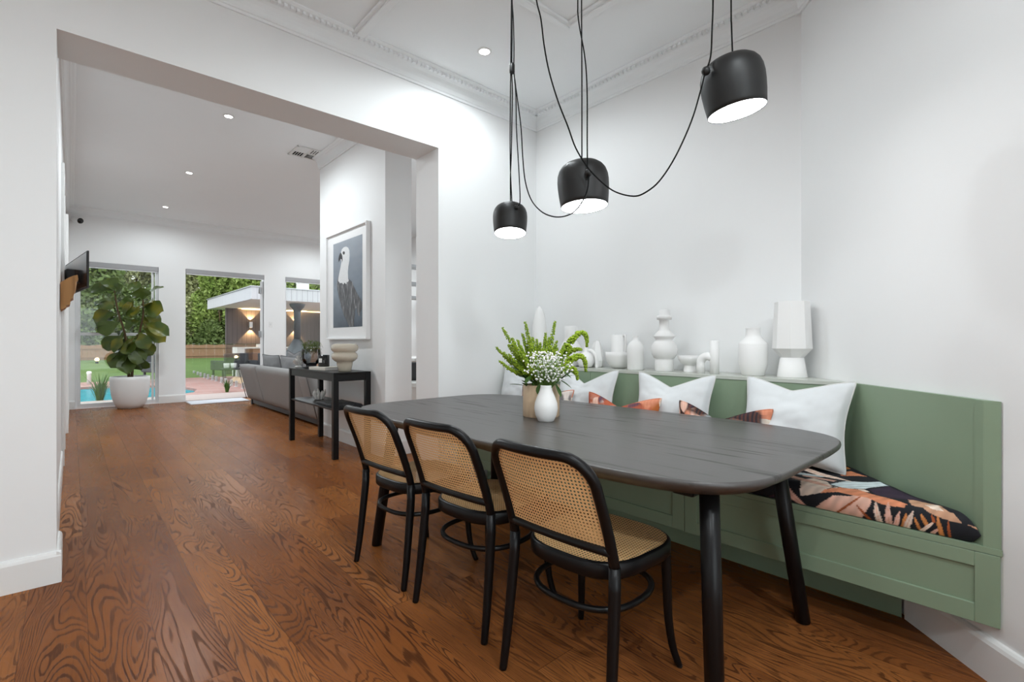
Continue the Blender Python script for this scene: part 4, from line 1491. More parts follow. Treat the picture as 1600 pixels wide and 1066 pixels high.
t = thing('bubble_vase', 'cream glass vase of bulging rounded tiers at the near end of the console', 'vase', (2.045, 4.80, CT))
t.scale = (0.85, 0.85, 0.93)
MB().lathe([(0.068, 0), (0.074, 0.004), (0.080, 0.03), (0.090, 0.075), (0.092, 0.10), (0.115, 0.112), (0.142, 0.135), (0.150, 0.160), (0.146, 0.185), (0.130, 0.203), (0.118, 0.208), (0.135, 0.213),
            (0.152, 0.232), (0.156, 0.258), (0.148, 0.282), (0.125, 0.296), (0.095, 0.300), (0.085, 0.296), (0.10, 0.28)], 48).build('vase_body', 'beige_glass', t)
t = thing('book', 'pale closed book lying flat under the black candle', 'book', (2.02, 5.24, CT), 0.25)
MB().box(-0.10, 0.10, -0.14, 0.14, 0, 0.004, 0.001).box(-0.10, 0.10, -0.14, 0.14, 0.026, 0.030, 0.001).box(-0.102, -0.098, -0.14, 0.14, 0, 0.030, 0.001).build('cover', 'book_cover', t)
MB().box(-0.098, 0.095, -0.135, 0.135, 0.004, 0.026).build('pages', 'paper_white', t)
t = thing('candle', 'black glass candle with a white label standing on the book', 'candle', (2.015, 5.27, CT + 0.030))
MB().lathe([(0.054, 0), (0.057, 0.004), (0.057, 0.125), (0.053, 0.125), (0.052, 0.09)], 36).build('jar', 'candle_black', t)
MB().lathe([(0.051, 0.088), (0.0001, 0.090)], 24, cap0=False).lathe([(0.0015, 0.088), (0.0015, 0.104)], 6).build('wax', 'wax', t)
mb = MB()
vs, fs = [], []
for k in range(9):
    a = -2.62 + (k - 4) * 0.085
    for z in (0.045, 0.090):
        vs.append((0.0575 * math.cos(a), 0.0575 * math.sin(a), z))
mb.add(vs, [(2 * k, 2 * k + 2, 2 * k + 3, 2 * k + 1) for k in range(8)], True).build('label', 'paper_white', t)
t = thing('wick_trimmer', 'small black matchbox lying beside the pale book', 'matchbox', (1.93, 5.40, CT), 0.3)
MB().box(-0.022, 0.022, -0.03, 0.03, 0, 0.03, 0.003).build('sleeve', 'kitchen_black', t)

t = thing('fern_planter', 'smoked glass planter of trailing moss on a black dish on the console', 'planter', (2.035, 5.70, CT))
t.scale = (0.78, 0.78, 0.86)
MB().lathe([(0.085, 0), (0.125, 0.006), (0.13, 0.012), (0.12, 0.016), (0.07, 0.02), (0.075, 0.045), (0.105, 0.06)], 36).build('dish', 'kitchen_black', t)
MB().lathe([(0.08, 0.05), (0.115, 0.075), (0.132, 0.13), (0.132, 0.20), (0.122, 0.245)], 36).lathe([(0.119, 0.245), (0.128, 0.20), (0.128, 0.13), (0.11, 0.08), (0.075, 0.055)], 36, cap0=False).build('glass_bowl', 'smoked_glass', t)
mb = MB()
for k in range(520):
    a, r = rnd.uniform(0, 2 * PI), math.sqrt(rnd.random()) * 0.12
    h = rnd.uniform(0.17, 0.31) + 0.05 * (1 - r / 0.12)
    b0 = Vector((r * math.cos(a), r * math.sin(a), h))
    dv = Vector((math.cos(a) * rnd.uniform(-0.3, 1), math.sin(a) * rnd.uniform(-0.3, 1), rnd.uniform(-0.2, 0.9))).normalized() * rnd.uniform(0.025, 0.06)
    leaf(mb, b0, b0 + dv, rnd.uniform(0.006, 0.013), n=3)
for k in range(22):
    a = rnd.uniform(0, 2 * PI)
    P = smooth_path([(0.08 * math.cos(a), 0.08 * math.sin(a), 0.24), (0.12 * math.cos(a), 0.12 * math.sin(a), 0.30 + rnd.uniform(-0.04, 0.05)), (0.16 * math.cos(a), 0.16 * math.sin(a), 0.27 + rnd.uniform(-0.15, 0.12))], 5)
    mb.tube(P, 0.0016, 4)
mb.build('foliage', 'moss', t)
t = thing('coral_ornament', 'white crinkled coral ornament beside the planter at the far console end', 'ornament', (1.945, 5.86, CT))
t.scale = (0.8, 0.8, 0.9)
mb = MB()
for k in range(70):
    a, b = rnd.uniform(0, 2 * PI), rnd.uniform(0.0, 1.35)
    dv = Vector((math.cos(a) * math.sin(b) * 0.75, math.sin(a) * math.sin(b) * 0.75, math.cos(b)))
    L_ = rnd.uniform(0.09, 0.15)
    leaf(mb, dv * 0.02 + Vector((0, 0, 0.015)), dv * L_ + Vector((0, 0, 0.015)), rnd.uniform(0.03, 0.05), fold=0.7, droop=-0.2, n=5, obov=0.75, wav=0.008, seed=k)
mb.build('coral_fronds', 'alabaster', t)
MB().lathe([(0.045, 0), (0.05, 0.008), (0.03, 0.03)], 20, cap1=True).build('coral_base', 'alabaster', t)
t = thing('crystal_bowl', 'small pale jagged stone bowl on the lower console shelf', 'bowl', (2.06, 5.52, 0.486))
t.scale = (0.62, 0.62, 0.7)
mb = MB()
for k in range(9):
    a = 2 * PI * k / 9
    c, s_ = math.cos(a), math.sin(a)
    h = 0.11 + 0.035 * (k % 3)
    M = Matrix.Rotation(a, 4, 'Z') @ Matrix.Translation((0.052, 0, 0)) @ Matrix.Rotation(0.35, 4, 'Y')
    mb.lathe([(0.022, 0.012), (0.030, h * 0.7), (0.0005, h)], 5, M, smooth=False)
mb.lathe([(0.05, 0), (0.055, 0.01), (0.05, 0.05)], 9, smooth=False, cap1=True)
mb.build('stone', 'alabaster', t)
t = thing('shelf_tray', 'flat black woven tray on the near end of the console shelf', 'tray', (2.045, 4.95, 0.486))
m = MB().box(-0.14, 0.14, -0.26, 0.26, 0, 0.008, 0.003)
for k in range(11):
    m.tube([(-0.13 + k * 0.026, -0.25, 0.012), (-0.13 + k * 0.026, 0.25, 0.012)], 0.008, 6)
m.build('tray_slats', 'kitchen_black', t)

# ------------------------------------------------------------------ sofa
SY0, SY1 = 6.42, 9.90
sofa = thing('sofa', 'long light grey fabric sofa seen from behind, beyond the console table', 'sofa', (2.30, (SY0 + SY1) / 2, 0))
hl = (SY1 - SY0) / 2


def slab(y0, y1, gap=0.004):
    """Padded back panel: leaning outwards at the top."""
    mb = MB()
    nu, nv = 10, 14
    vs, fs = [], []
    for s_ in (0, 1):
        for a in range(nu + 1):
            for b in range(nv + 1):
                u, v = a / nu, b / nv
                y = y0 + gap + (y1 - y0 - 2 * gap) * u
                z = 0.10 + 0.625 * v
                xo = 0.075 - 0.155 * v
                eu, ev = min(1, min(u, 1 - u) * 9), min(1, min(v, 1 - v) * 9)
                k = math.sqrt(1 - (1 - eu) ** 2) * math.sqrt(1 - (1 - ev) ** 2)
                x = xo - 0.035 * k + 0.035 if not s_ else xo + 0.19
                vs.append((x, y, z))
    n1 = (nu + 1) * (nv + 1)
    for j in (0, 1):
        for a in range(nu):
            for b in range(nv):
                q = j * n1 + a * (nv + 1) + b
                f = (q, q + nv + 1, q + nv + 2, q + 1)
                fs.append(f if j else f[::-1])
    ring = [a * (nv + 1) for a in range(nu)] + [nu * (nv + 1) + b for b in range(nv)] + [a * (nv + 1) + nv for a in range(nu, 0, -1)] + [b for b in range(nv, 0, -1)]
    for i in range(len(ring)):
        p, q = ring[i], ring[(i + 1) % len(ring)]
        fs.append((p, q, q + n1, p + n1))
    return mb.add(vs, fs, True)


seams = [-hl, -hl + 0.36, hl - 0.98, hl]
for a, b in zip(seams[:-1], seams[1:]):
    slab(a, b).build('back_panel', 'sofa_fabric', sofa)
MB().box(0.26, 1.05, -hl + 0.02, hl - 0.02, 0.12, 0.43, 0.03).build('seat_base', 'sofa_fabric', sofa)
for s_ in (-1, 1):
    y0, y1 = sorted((s_ * hl, s_ * (hl - 0.16)))
    MB().box(0.25, 1.05, y0, y1, 0.12, 0.58, 0.04).build('arm', 'sofa_fabric', sofa)
MB().box(0.12, 1.0, -hl + 0.06, hl - 0.25, 0.03, 0.115, 0.004).build('plinth', 'kitchen_black', sofa)
for s_ in (-1, 1):
    for xx in (0.16, 0.95):
        y = s_ * (hl - 0.10)
        MB().box(xx - 0.03, xx + 0.03, y - 0.03, y + 0.03, 0, 0.115, 0.004).build('leg', 'grey_metal' if s_ < 0 else 'kitchen_black', sofa)
m = MB()
for s_ in (-hl, hl):
    MB().tube([(-0.078, s_, 0.715), (-0.05, s_, 0.60), (0.075, s_, 0.10)], 0.006, 6).build('piping', 'sofa_piping', sofa)
GS = 'grey piped cushions on the sofa'
for i, (x, y, wd, ht, ln, rz, lab) in enumerate(((2.66, 9.20, 0.95, 0.60, 0.20, 0.0, 'farthest grey piped cushion standing above the sofa back, by the garden door'),
                                                 (2.66, 8.15, 0.98, 0.60, 0.20, 0.0, 'grey piped cushion above the sofa back, beside the console plants'),
                                                 (2.90, 8.68, 0.55, 0.68, 0.20, 0.1, 'dark pointed cushion showing its corners between the two grey cushions'))):
    t = thing('sofa_cushion', lab, 'cushion', (x + 0.02, y, 0.437), 0, GS)
    t.rotation_euler = (Matrix.Rotation(-PI / 2 + rz, 3, 'Z') @ Matrix.Rotation(ln, 3, 'X')).to_euler()
    mb, edge = pillow_mesh(wd, ht - 0.13, 0.18, 0.0 if i < 2 else 0.05, 40 + i, 0.05)
    mb.build('cover', 'sofa_cushion', t)
    MB().tube(edge, 0.008, 6, True).build('piping', 'sofa_piping', t)

# ------------------------------------------------------------------ small things in the living room
t = thing('door_mat', 'pale grey mat on the floor at the garden door', 'mat', (2.03, 10.60, 0))
MB().box(-0.46, 0.52, -0.30, 0.34, 0, 0.008, 0.003).build('mat_edge', 'rug_edge', t)
MB().box(-0.44, 0.50, -0.27, 0.32, 0.006, 0.012, 0.003).build('mat_pile', 'rug_pale', t)
t = thing('light_switch', 'white switch plate on the wall right of the garden door', 'switch', (3.09, YF, 1.49))
MB().box(-0.036, 0.036, -0.008, 0, -0.058, 0.058, 0.003).build('plate', 'trim_paint', t)
MB().box(-0.012, 0.012, -0.013, -0.007, -0.02, 0.02, 0.002).build('rocker', 'window_white', t)
t = thing('security_camera', 'small white bullet camera with a black lens high in the far corner', 'camera', (0.035, YF, 3.17))
MB().lathe([(0.045, 0), (0.045, 0.02)], 20, Matrix.Rotation(PI / 2, 4, 'X'), cap1=True).tube([(0, -0.02, 0), (0, -0.07, 0.0)], 0.012, 10).build('bracket', 'trim_paint', t)
M = Matrix.Translation((0.0, -0.06, 0)) @ Matrix.Rotation(0.55, 4, 'Z') @ Matrix.Rotation(PI / 2 + 0.3, 4, 'X')
MB().lathe([(0.045, -0.02), (0.05, 0.0), (0.05, 0.14), (0.046, 0.145)], 24, M).build('body', 'trim_paint', t)
MB().lathe([(0.046, 0.143), (0.044, 0.150), (0.0001, 0.152)], 24, M, cap0=False).build('lens', 'camera_black', t)

# television on a swing arm and the rough timber slab below it, left wall
pa, pb = Vector((0.100, 5.66, 0)), Vector((-0.050, 6.92, 0))
u = (pb - pa).normalized()
ang = math.atan2(u.y, u.x)
t = thing('television', 'dark glossy screen angled out from the left wall, above the timber slab', 'television', (pa.x, pa.y, 1.0), ang)
L_ = (pb - pa).length
MB().box(0, L_, -0.014, 0, 0.60, 0.925, 0.002).build('casing', 'kitchen_black', t)
MB().box(0.012, L_ - 0.012, 0.0, 0.003, 0.612, 0.913, 0.001).build('screen', 'tv_reflection', t)
MB().box(L_ * 0.50, L_ * 0.62, -0.003, 0.062, 0.70, 0.82, 0.004).build('wall_arm', 'kitchen_black', t)


def timber_slab():
    mb = MB()
    poly = [(-0.066, 1.38), (-0.036, 1.395), (-0.034, 1.415), (-0.012, 1.43), (-0.006, 1.465), (0.008, 1.475), (0.012, 1.52), (0.024, 1.555), (0.026, 1.60), (0.036, 1.625),
            (0.038, 1.668), (0.010, 1.655), (-0.020, 1.63), (-0.066, 1.595)]
    n = len(poly)
    ys = [5.22, 5.30, 5.42, 5.55]
    vs = []
    for k, y in enumerate(ys):
        vs += [(x + 0.004 * math.sin(i * 2.3 + k) * (x > -0.06), y, z + 0.006 * math.sin(i * 1.7 + k * 2)) for i, (x, z) in enumerate(poly)]
    fs = [tuple(range(n)), tuple((len(ys) - 1) * n + i for i in range(n - 1, -1, -1))]
    for k in range(len(ys) - 1):
        fs += [(k * n + i, k * n + n + i, k * n + n + (i + 1) % n, k * n + (i + 1) % n) for i in range(n)]
    mb.add(vs, fs)
    return mb


tag(timber_slab().build('timber_slab', 'raw_timber'), 'rough-edged brown timber slab on the left wall under the dark screen', 'wall shelf')

# glimpse of the kitchen between the picture wall and the opening
t = thing('kitchen_island', 'white kitchen counter glimpsed through the gap beside the opening', 'counter', (4.05, 6.35, 0))
MB().box(-0.55, 0.55, -0.45, 0.45, 0.86, 0.90, 0.004).build('worktop', 'stone_white', t)
MB().box(-0.50, 0.50, -0.30, 0.42, 0, 0.86, 0.004).build('cabinet', 'trim_paint', t)
t = thing('bar_stool', 'black stool with a white seat edge seen through the narrow gap', 'stool', (3.02, 5.13, 0), -0.5)
for sx in (-1, 1):
    for sy in (-1, 1):
        MB().tube([(sx * 0.15, sy * 0.15, 0.60), (sx * 0.19, sy * 0.19, 0)], 0.013, 8).build('leg', 'kitchen_black', t)
MB().box(-0.19, 0.19, -0.19, 0.19, 0.60, 0.655, 0.01).build('seat', 'stone_white', t)
MB().box(-0.18, 0.18, 0.15, 0.19, 0.655, 0.88, 0.015).build('backrest', 'kitchen_black', t)
t = thing('wall_shelf', 'grey glass shelves seen high up in the narrow gap', 'shelf', (5.0, 8.36, 1.6))
for z in (0.35, 0.62, 0.95):
    MB().box(-0.40, 0.5, -0.15, 0.15, z, z + 0.05, 0.003).build('shelf_board', 'grey_metal', t)
MB().box(0.44, 0.5, -0.15, 0.15, 0.2, 1.1, 0.003).build('upright', 'grey_metal', t)

# ------------------------------------------------------------------ fiddle-leaf fig
fx, fy = 0.745, 10.60
t = thing('fig_tree', 'potted fiddle-leaf fig in a big round white pot by the left window', 'potted plant', (fx, fy, 0))
MB().lathe([(0.155, 0), (0.175, 0.006), (0.216, 0.08), (0.252, 0.20), (0.272, 0.34), (0.277, 0.48), (0.275, 0.535), (0.268, 0.54), (0.257, 0.535), (0.255, 0.46)], 56).build('pot', 'pot_white', t)
MB().lathe([(0.256, 0.47), (0.0001, 0.485)], 32, cap0=False).build('soil', 'soil', t)


def pp(a, z, dp=0.0):
    return Vector((0, 0, z)) + rgt * a + fwd * dp


st1 = smooth_path([pp(-0.02, 0.46), pp(-0.05, 0.95), pp(-0.10, 1.30), pp(-0.21, 1.65), pp(-0.27, 2.0)], 6)
st2 = smooth_path([pp(0.02, 0.46), pp(0.07, 0.95), pp(0.16, 1.30), pp(0.22, 1.60), pp(0.21, 1.95)], 6)
MB().tube(st1, [0.022 - 0.012 * i / len(st1) for i in range(len(st1))], 8).tube(st2, [0.022 - 0.012 * i / len(st2) for i in range(len(st2))], 8).build('trunk', 'trunk', t)
LV = [  # base (across, up, depth), tip, width
    ((-0.22, 2.00, 0), (-0.58, 2.07, -0.06), 0.24), ((-0.21, 1.98, 0), (-0.34, 2.24, 0.02), 0.25), ((-0.20, 1.92, 0), (-0.06, 2.10, -0.08), 0.24),
    ((-0.20, 1.85, 0), (-0.46, 1.78, -0.12), 0.24), ((-0.18, 1.75, 0), (-0.54, 1.66, 0.10), 0.22), ((-0.18, 1.72, 0), (0.03, 1.86, 0.10), 0.24),
    ((-0.14, 1.60, 0), (-0.52, 1.55, -0.10), 0.27), ((-0.13, 1.56, 0), (-0.56, 1.38, -0.04), 0.28), ((-0.10, 1.48, 0), (-0.36, 1.30, -0.18), 0.26),
    ((-0.10, 1.50, 0), (0.12, 1.80, -0.12), 0.24), ((-0.06, 1.36, 0), (-0.28, 1.12, 0.12), 0.24), ((-0.05, 1.32, 0), (-0.10, 0.98, -0.20), 0.22),
    ((-0.05, 1.25, 0), (-0.42, 1.02, -0.04), 0.25), ((0.26, 1.95, 0), (0.14, 2.12, -0.10), 0.22), ((0.26, 1.94, 0), (0.56, 2.12, 0.05), 0.22),
    ((0.26, 1.88, 0), (0.08, 1.98, 0.08), 0.22), ((0.27, 1.84, 0), (0.36, 2.02, -0.14), 0.24), ((0.27, 1.76, 0), (0.64, 1.66, -0.08), 0.30),
    ((0.27, 1.70, 0), (0.50, 1.82, -0.14), 0.28), ((0.25, 1.66, 0), (0.02, 1.62, -0.12), 0.25), ((0.27, 1.58, 0), (0.52, 1.48, 0.12), 0.24),
    ((0.25, 1.50, 0), (0.04, 1.38, -0.12), 0.26), ((0.26, 1.48, 0), (0.75, 1.28, -0.06), 0.25), ((0.22, 1.40, 0), (0.62, 1.16, 0.08), 0.24),
    ((0.20, 1.32, 0), (0.42, 1.02, -0.10), 0.24), ((0.18, 1.25, 0), (0.06, 0.98, -0.18), 0.26), ((0.17, 1.20, 0), (0.40, 0.90, 0.06), 0.25),
    ((0.15, 1.12, 0), (0.30, 0.76, -0.12), 0.26), ((0.13, 1.05, 0), (0.0, 0.74, -0.18), 0.28), ((0.0, 1.10, 0), (-0.24, 0.84, -0.10), 0.26),
    ((0.0, 1.02, 0), (-0.16, 0.70, -0.16), 0.26), ((0.0, 0.95, 0), (0.16, 0.62, -0.20), 0.27), ((0.10, 0.92, 0), (0.34, 0.66, 0.02), 0.24),
    ((0.0, 1.18, 0), (0.20, 0.95, -0.20), 0.25), ((-0.02, 1.20, 0), (-0.30, 0.94, 0.10), 0.24), ((0.12, 1.16, 0), (0.22, 0.84, 0.18), 0.24),
    ((-0.12, 1.66, 0), (-0.30, 1.44, 0.14), 0.24), ((0.24, 1.60, 0), (0.38, 1.36, 0.14), 0.24), ((-0.20, 1.9, 0), (-0.28, 1.70, -0.18), 0.22),
    ((0.02, 0.98, 0), (0.10, 0.60, 0.14), 0.25), ((0.26, 1.78, 0), (0.28, 1.55, -0.20), 0.24)]
mb = MB()
for i, (a, b, w_) in enumerate(LV):
    A, B = pp(a[0] - 0.05, a[1], a[2]), pp(b[0] - 0.07, b[1], b[2])
    upv = Vector((0, 0, 0.65 + 0.4 * math.sin(i * 2.9))) - fwd * (1.0 + 0.35 * math.sin(i * 1.3)) + rgt * (0.9 * math.sin(i * 1.7))
    leaf(mb, A, B, w_ * 1.04, upv, 0.22 + 0.16 * math.sin(i * 2.1), 0.16, 9, 0.68, 0.016, i)
mb.build('foliage', 'fig_leaf', t)

# ------------------------------------------------------------------ garden
GZ = -0.12
deck = MB()
k = 0
y = YF + 0.2
while y < 12.45:
    deck.box(-4, 9, y, y + 0.135, -0.05, -0.015, 0.003)
    y += 0.142
deck.box(-4, 9, YF + 0.2, 12.45, -0.14, -0.052)
struct(deck, 'ground_deck', 'deck_timber')
pool_poly = [(-9, 13.55), (0.9, 13.55), (1.7, 13.75), (2.25, 14.3), (2.45, 15.1), (2.3, 16.2), (1.8, 17.2), (0.9, 17.9), (-9, 17.9)]
mb = MB()
big = [(-12, 12.45), (12, 12.45), (12, 20.0), (-12, 20.0)]
# paving as a ring round the pool
bm_ = bmesh.new()
vo_ = [bm_.verts.new((x, y, GZ)) for x, y in big]
vi_ = [bm_.verts.new((x, y, GZ)) for x, y in pool_poly]
ed = [bm_.edges.new((vo_[i], vo_[(i + 1) % 4])) for i in range(4)] + [bm_.edges.new((vi_[i], vi_[(i + 1) % len(vi_)])) for i in range(len(vi_))]
bmesh.ops.triangle_fill(bm_, use_beauty=True, use_dissolve=False, edges=ed)
bm_.verts.index_update()
vs = [v.co.copy() for v in bm_.verts]
fs = []
for f in bm_.faces:
    idx = [v.index for v in f.verts]
    fs.append(idx if f.normal.z > 0 else idx[::-1])
mb.add(vs, fs)
n = len(pool_poly)
vs = [(x, y, GZ) for x, y in pool_poly] + [(x, y, GZ - 0.5) for x, y in pool_poly]
mb.add(vs, [(i, (i + 1) % n, n + (i + 1) % n, n + i) for i in range(n)])
bm_.free()
struct(mb, 'ground_paving', 'brick_paving')
struct(MB().add([(x, y, GZ - 0.06) for x, y in pool_poly], [tuple(range(n))]), 'pool_water', 'pool_blue')
struct(MB().add([(-25, 20.0, GZ), (30, 20.0, GZ), (30, 29.0, 0.30), (-25, 29.0, 0.30), (30, 60, 0.3), (-25, 60, 0.3), (-25, 20, -0.6), (30, 20, -0.6)],
                [(0, 1, 2, 3), (3, 2, 4, 5), (6, 7, 1, 0)]), 'ground_lawn', 'lawn_grass')
# paling fence
t = thing('paling_fence', 'brown timber paling fence along the back of the lawn', 'fence', (0, 29.0, 0.25))
m = MB()
x = -22.0
while x < 22:
    h = 0.72 + 0.015 * math.sin(x * 9)
    m.box(x, x + 0.145, -0.012, 0.012, 0, h)
    x += 0.15
m.build('palings', 'fence_timber', t)
for z in (0.15, 0.55):
    MB().box(-22, 22, -0.05, -0.012, z, z + 0.07).build('rail', 'fence_timber', t)


# trees and hedge: clouds of leaf blades on branches
def crown_mesh(rx, ry, rz_, n, size, seed):
    r_ = random.Random(seed)
    mb = MB()
    blobs = []
    for k in range(16):
        a, b = r_.uniform(0, 2 * PI), r_.uniform(-0.8, 1)
        q = math.sqrt(max(0, 1 - b * b)) * 0.62
        blobs.append((rx * q * math.cos(a), ry * q * math.sin(a), rz_ * b * 0.66, r_.uniform(0.36, 0.52)))
    vs, fs = [], []
    for k in range(n):
        bx, by, bz, br = r_.choice(blobs)
        a, b = r_.uniform(0, 2 * PI), r_.uniform(-1, 1)
        q = math.sqrt(1 - b * b)
        rr = br * (0.75 + 0.3 * r_.random())
        c = Vector((bx + rx * rr * q * math.cos(a), by + ry * rr * q * math.sin(a), bz + rz_ * rr * b))
        d1 = Vector((r_.uniform(-1, 1), r_.uniform(-1, 1), r_.uniform(-1, 0.6))).normalized()
        d2 = d1.cross(Vector((r_.uniform(-1, 1), r_.uniform(-1, 1), r_.uniform(-1, 1)))).normalized()
        s_ = size * r_.uniform(0.6, 1.2)
        o_ = len(vs)
        vs += [c - d1 * s_ * 0.5, c + d2 * s_ * 0.26, c + d1 * s_ * 0.5, c - d2 * s_ * 0.26]
        fs.append((o_, o_ + 1, o_ + 2, o_ + 3))
    return mb.add(vs, fs)


def tree(label, x, y, z, rx, ry, h, mat, n, size, seed, trunk=1.0, grp='trees behind the paling fence'):
    t = thing('garden_tree', label, 'tree', (x, y, z), 0, grp)
    rz_ = (h - trunk * 0.5) / 2
    o = crown_mesh(rx, ry, rz_, n, size, seed).build('crown', mat, t, (0, 0, trunk * 0.5 + rz_))
    m = MB().tube([(0, 0, 0), (0.05, 0, trunk), (-0.05, 0.05, h * 0.6)], [0.12, 0.10, 0.04], 8)
    r_ = random.Random(seed)
    for k in range(6):
        a = r_.uniform(0, 2 * PI)
        m.tube([(0, 0, trunk * 0.8 + k * h * 0.06), (rx * 0.5 * math.cos(a), ry * 0.5 * math.sin(a), h * (0.4 + 0.08 * k))], [0.05, 0.015], 6)
    m.build('trunk', 'trunk', t)
    return t


tree('dark leafy tree at the far left edge of the left window', 0.3, 30.5, 0.3, 2.0, 1.8, 6.6, 'tree_leaf_dark', 15000, 0.26, 1)
tree('tall pale grey-green tree filling the upper left window', 2.7, 34.0, 0.3, 2.5, 2.2, 7.6, 'tree_leaf_pale', 16000, 0.26, 2)
tree('pale olive tree behind the fig leaves on the right of the window', 5.2, 33.0, 0.3, 2.4, 2.2, 7.2, 'tree_leaf_pale', 16000, 0.26, 3)
tree('low dark bushy tree just behind the fence in the left window', 2.6, 30.6, 0.3, 1.6, 1.2, 3.9, 'tree_leaf_dark', 11000, 0.2, 4, 0.4)
tree('rounded pale shrub-like tree behind the paling fence, right of the fig', 4.7, 30.6, 0.3, 1.5, 1.2, 3.3, 'tree_leaf_pale', 10000, 0.2, 5, 0.4)
HD = [(6.0, 29.9, 'leafy hedge tree at the left side of the open garden door'), (7.7, 30.2, 'leafy hedge tree in the middle of the open garden door'),
      (9.4, 30.0, 'leafy hedge tree left of the cabana roof corner'), (11.3, 30.4, 'leafy hedge tree rising behind the cabana roof corner'),
      (13.3, 30.2, 'dark hedge tree above the cabana roof, behind the white wall pier'), (15.4, 30.2, 'dark hedge tree above the cabana roof beside the white lantern')]
for i, (x, y, lab) in enumerate(HD):
    tree(lab, x, y, 0.3, 1.6, 1.3, 6.2 + 0.5 * math.sin(i * 2.2), 'hedge_leaf' if i < 4 else 'tree_leaf_dark', 22000, 0.27, 20 + i, 0.3, 'hedge trees beyond the lawn')

for i, (x, y, r_) in enumerate(((-0.6, 29.75, 1.0), (1.2, 29.7, 0.95), (3.6, 29.7, 1.0), (5.6, 29.65, 0.95), (6.9, 29.7, 0.9), (8.5, 29.7, 0.9), (10.2, 29.75, 0.95))):
    tree(['low shrub behind the fence at the left window frame', 'low shrub behind the fence above the garden spotlight', 'low shrub behind the fence, hidden by the fig leaves',
          'low shrub behind the fence, right of the fig', 'low hedge shrub behind the fence at the left door jamb', 'low hedge shrub behind the glass fence, mid door',
          'low hedge shrub behind the fence beside the cabana wall'][i], x, y, 0.3, r_, 0.5, 2.0, 'tree_leaf_dark' if i < 4 else 'hedge_leaf', 5000, 0.2, 60 + i, 0.05, 'shrubs behind the paling fence')

# frameless glass pool fence
panel = None
spots = [(3.40, 13.62 + 1.27 * k, PI / 2) for k in range(7)] + [(3.40 + 0.66 + 1.27 * k, 12.98, 0.0) for k in range(3)]
FL = ['nearest', 'second', 'third', 'fourth', 'fifth', 'sixth', 'farthest']
FR = ['first', 'second', 'third']
for i, (x, y, a) in enumerate(spots):
    lab = ('%s pane of the glass pool fence running away from the house' % FL[i]) if i < 7 else ('%s pane from the corner of the glass fence across the sofa view' % FR[i - 7])
    if panel is None:
        panel = thing('glass_fence_panel', lab, 'fence panel', (x, y, GZ), a, 'glass pool fence panels')
        MB().box(-0.61, 0.61, -0.006, 0.006, 0.06, 1.20, 0.002, seg=1).build('glass_pane', 'fence_glass', panel)
        for s_ in (-1, 1):
            MB().box(s_ * 0.36 - 0.025, s_ * 0.36 + 0.025, -0.03, 0.03, 0, 0.16, 0.005).lathe([(0.05, 0), (0.05, 0.012)], 16, Matrix.Translation((s_ * 0.36, 0, 0)), cap1=True).build('spigot', 'steel', panel)
    else:
        dup(panel, (x, y, GZ), a, lab, 'glass pool fence panels')

# rock border and tufts behind the glass
k = 0
for i in range(9):
    x, y = 3.78 + 0.06 * math.sin(i * 3.1), 13.30 + i * 0.44
    sz = 0.16 + 0.03 * math.sin(i * 1.9)
    mb = MB()
    b = bmesh.new()
    bmesh.ops.create_icosphere(b, subdivisions=2, radius=1)
    b.verts.index_update()
    mb.add([(v.co.x * sz * (1 + 0.25 * noise.noise(v.co * 1.5 + Vector((i * 3, 0, 0)))), v.co.y * sz * 1.3, max(-0.2, v.co.z) * sz * (0.8 + 0.3 * noise.noise(v.co * 2 + Vector((i * 5, 1, 0))))) for v in b.verts],
           [[q.index for q in f.verts] for f in b.faces], False)
    b.free()
    o = mb.build('garden_rock', 'sandstone', None, (x, y, GZ + 0.04))
    tag(o, 'yellow sandstone rock, number %s along the glass fence from the house' % ['one', 'two', 'three', 'four', 'five', 'six', 'seven', 'eight', 'nine'][i], 'rock', 'sandstone rocks behind the glass fence')


def tuft(label, x, y, z, h, n, seed, mat='garden_tuft', spread=0.5):
    r_ = random.Random(seed)
    mb = MB()
    for k in range(n):
        a = r_.uniform(0, 2 * PI)
        q = r_.uniform(0.1, spread)
        hh = h * r_.uniform(0.6, 1.1)
        P = [Vector((0.03 * math.cos(a), 0.03 * math.sin(a), 0)), Vector((q * 0.5 * h * math.cos(a), q * 0.5 * h * math.sin(a), hh * 0.65)), Vector((q * h * 1.2 * math.cos(a), q * h * 1.2 * math.sin(a), hh))]
        sd = Vector((-math.sin(a), math.cos(a), 0)) * 0.012
        vs = [P[0] - sd, P[0] + sd, P[1] + sd, P[1] - sd, P[2]]
        mb.add(vs, [(0, 1, 2, 3), (3, 2, 4)])
    return tag(mb.build('grass_tuft', mat, None, (x, y, z)), label, 'plant', 'tufts of garden grass')


tuft('green reed tuft at the pool edge in the left window', 0.42, 12.75, GZ, 0.62, 60, 1, 'leaf_green')
tuft('lower green tuft beside the reeds at the pool edge', 0.78, 12.85, GZ, 0.38, 40, 2, 'leaf_green')
tuft('small tuft on the paving before the glass fence', 2.86, 13.75, GZ, 0.30, 40, 3, 'leaf_green')
for i in range(6):
    tuft('yellow-green tuft growing among the rocks, %s from the house' % ['first', 'second', 'third', 'fourth', 'fifth', 'last'][i], 4.45 + 0.12 * math.sin(i * 2.0), 13.5 + i * 0.72, GZ, 0.42 + 0.1 * math.sin(i * 1.3), 55, 10 + i)
tag(MB().lathe([(0.05, 0), (0.05, 0.30), (0.06, 0.31), (0.06, 0.36), (0.03, 0.38)], 16, cap1=True).build('bollard_light', 'stone_white', None, (0.38, 19.0, GZ)), 'short white bollard on the paving beyond the pool', 'bollard')
t = thing('garden_spotlight', 'small glowing spotlight on the lawn in front of the paling fence', 'garden light', (0.79, 27.0, 0.21))
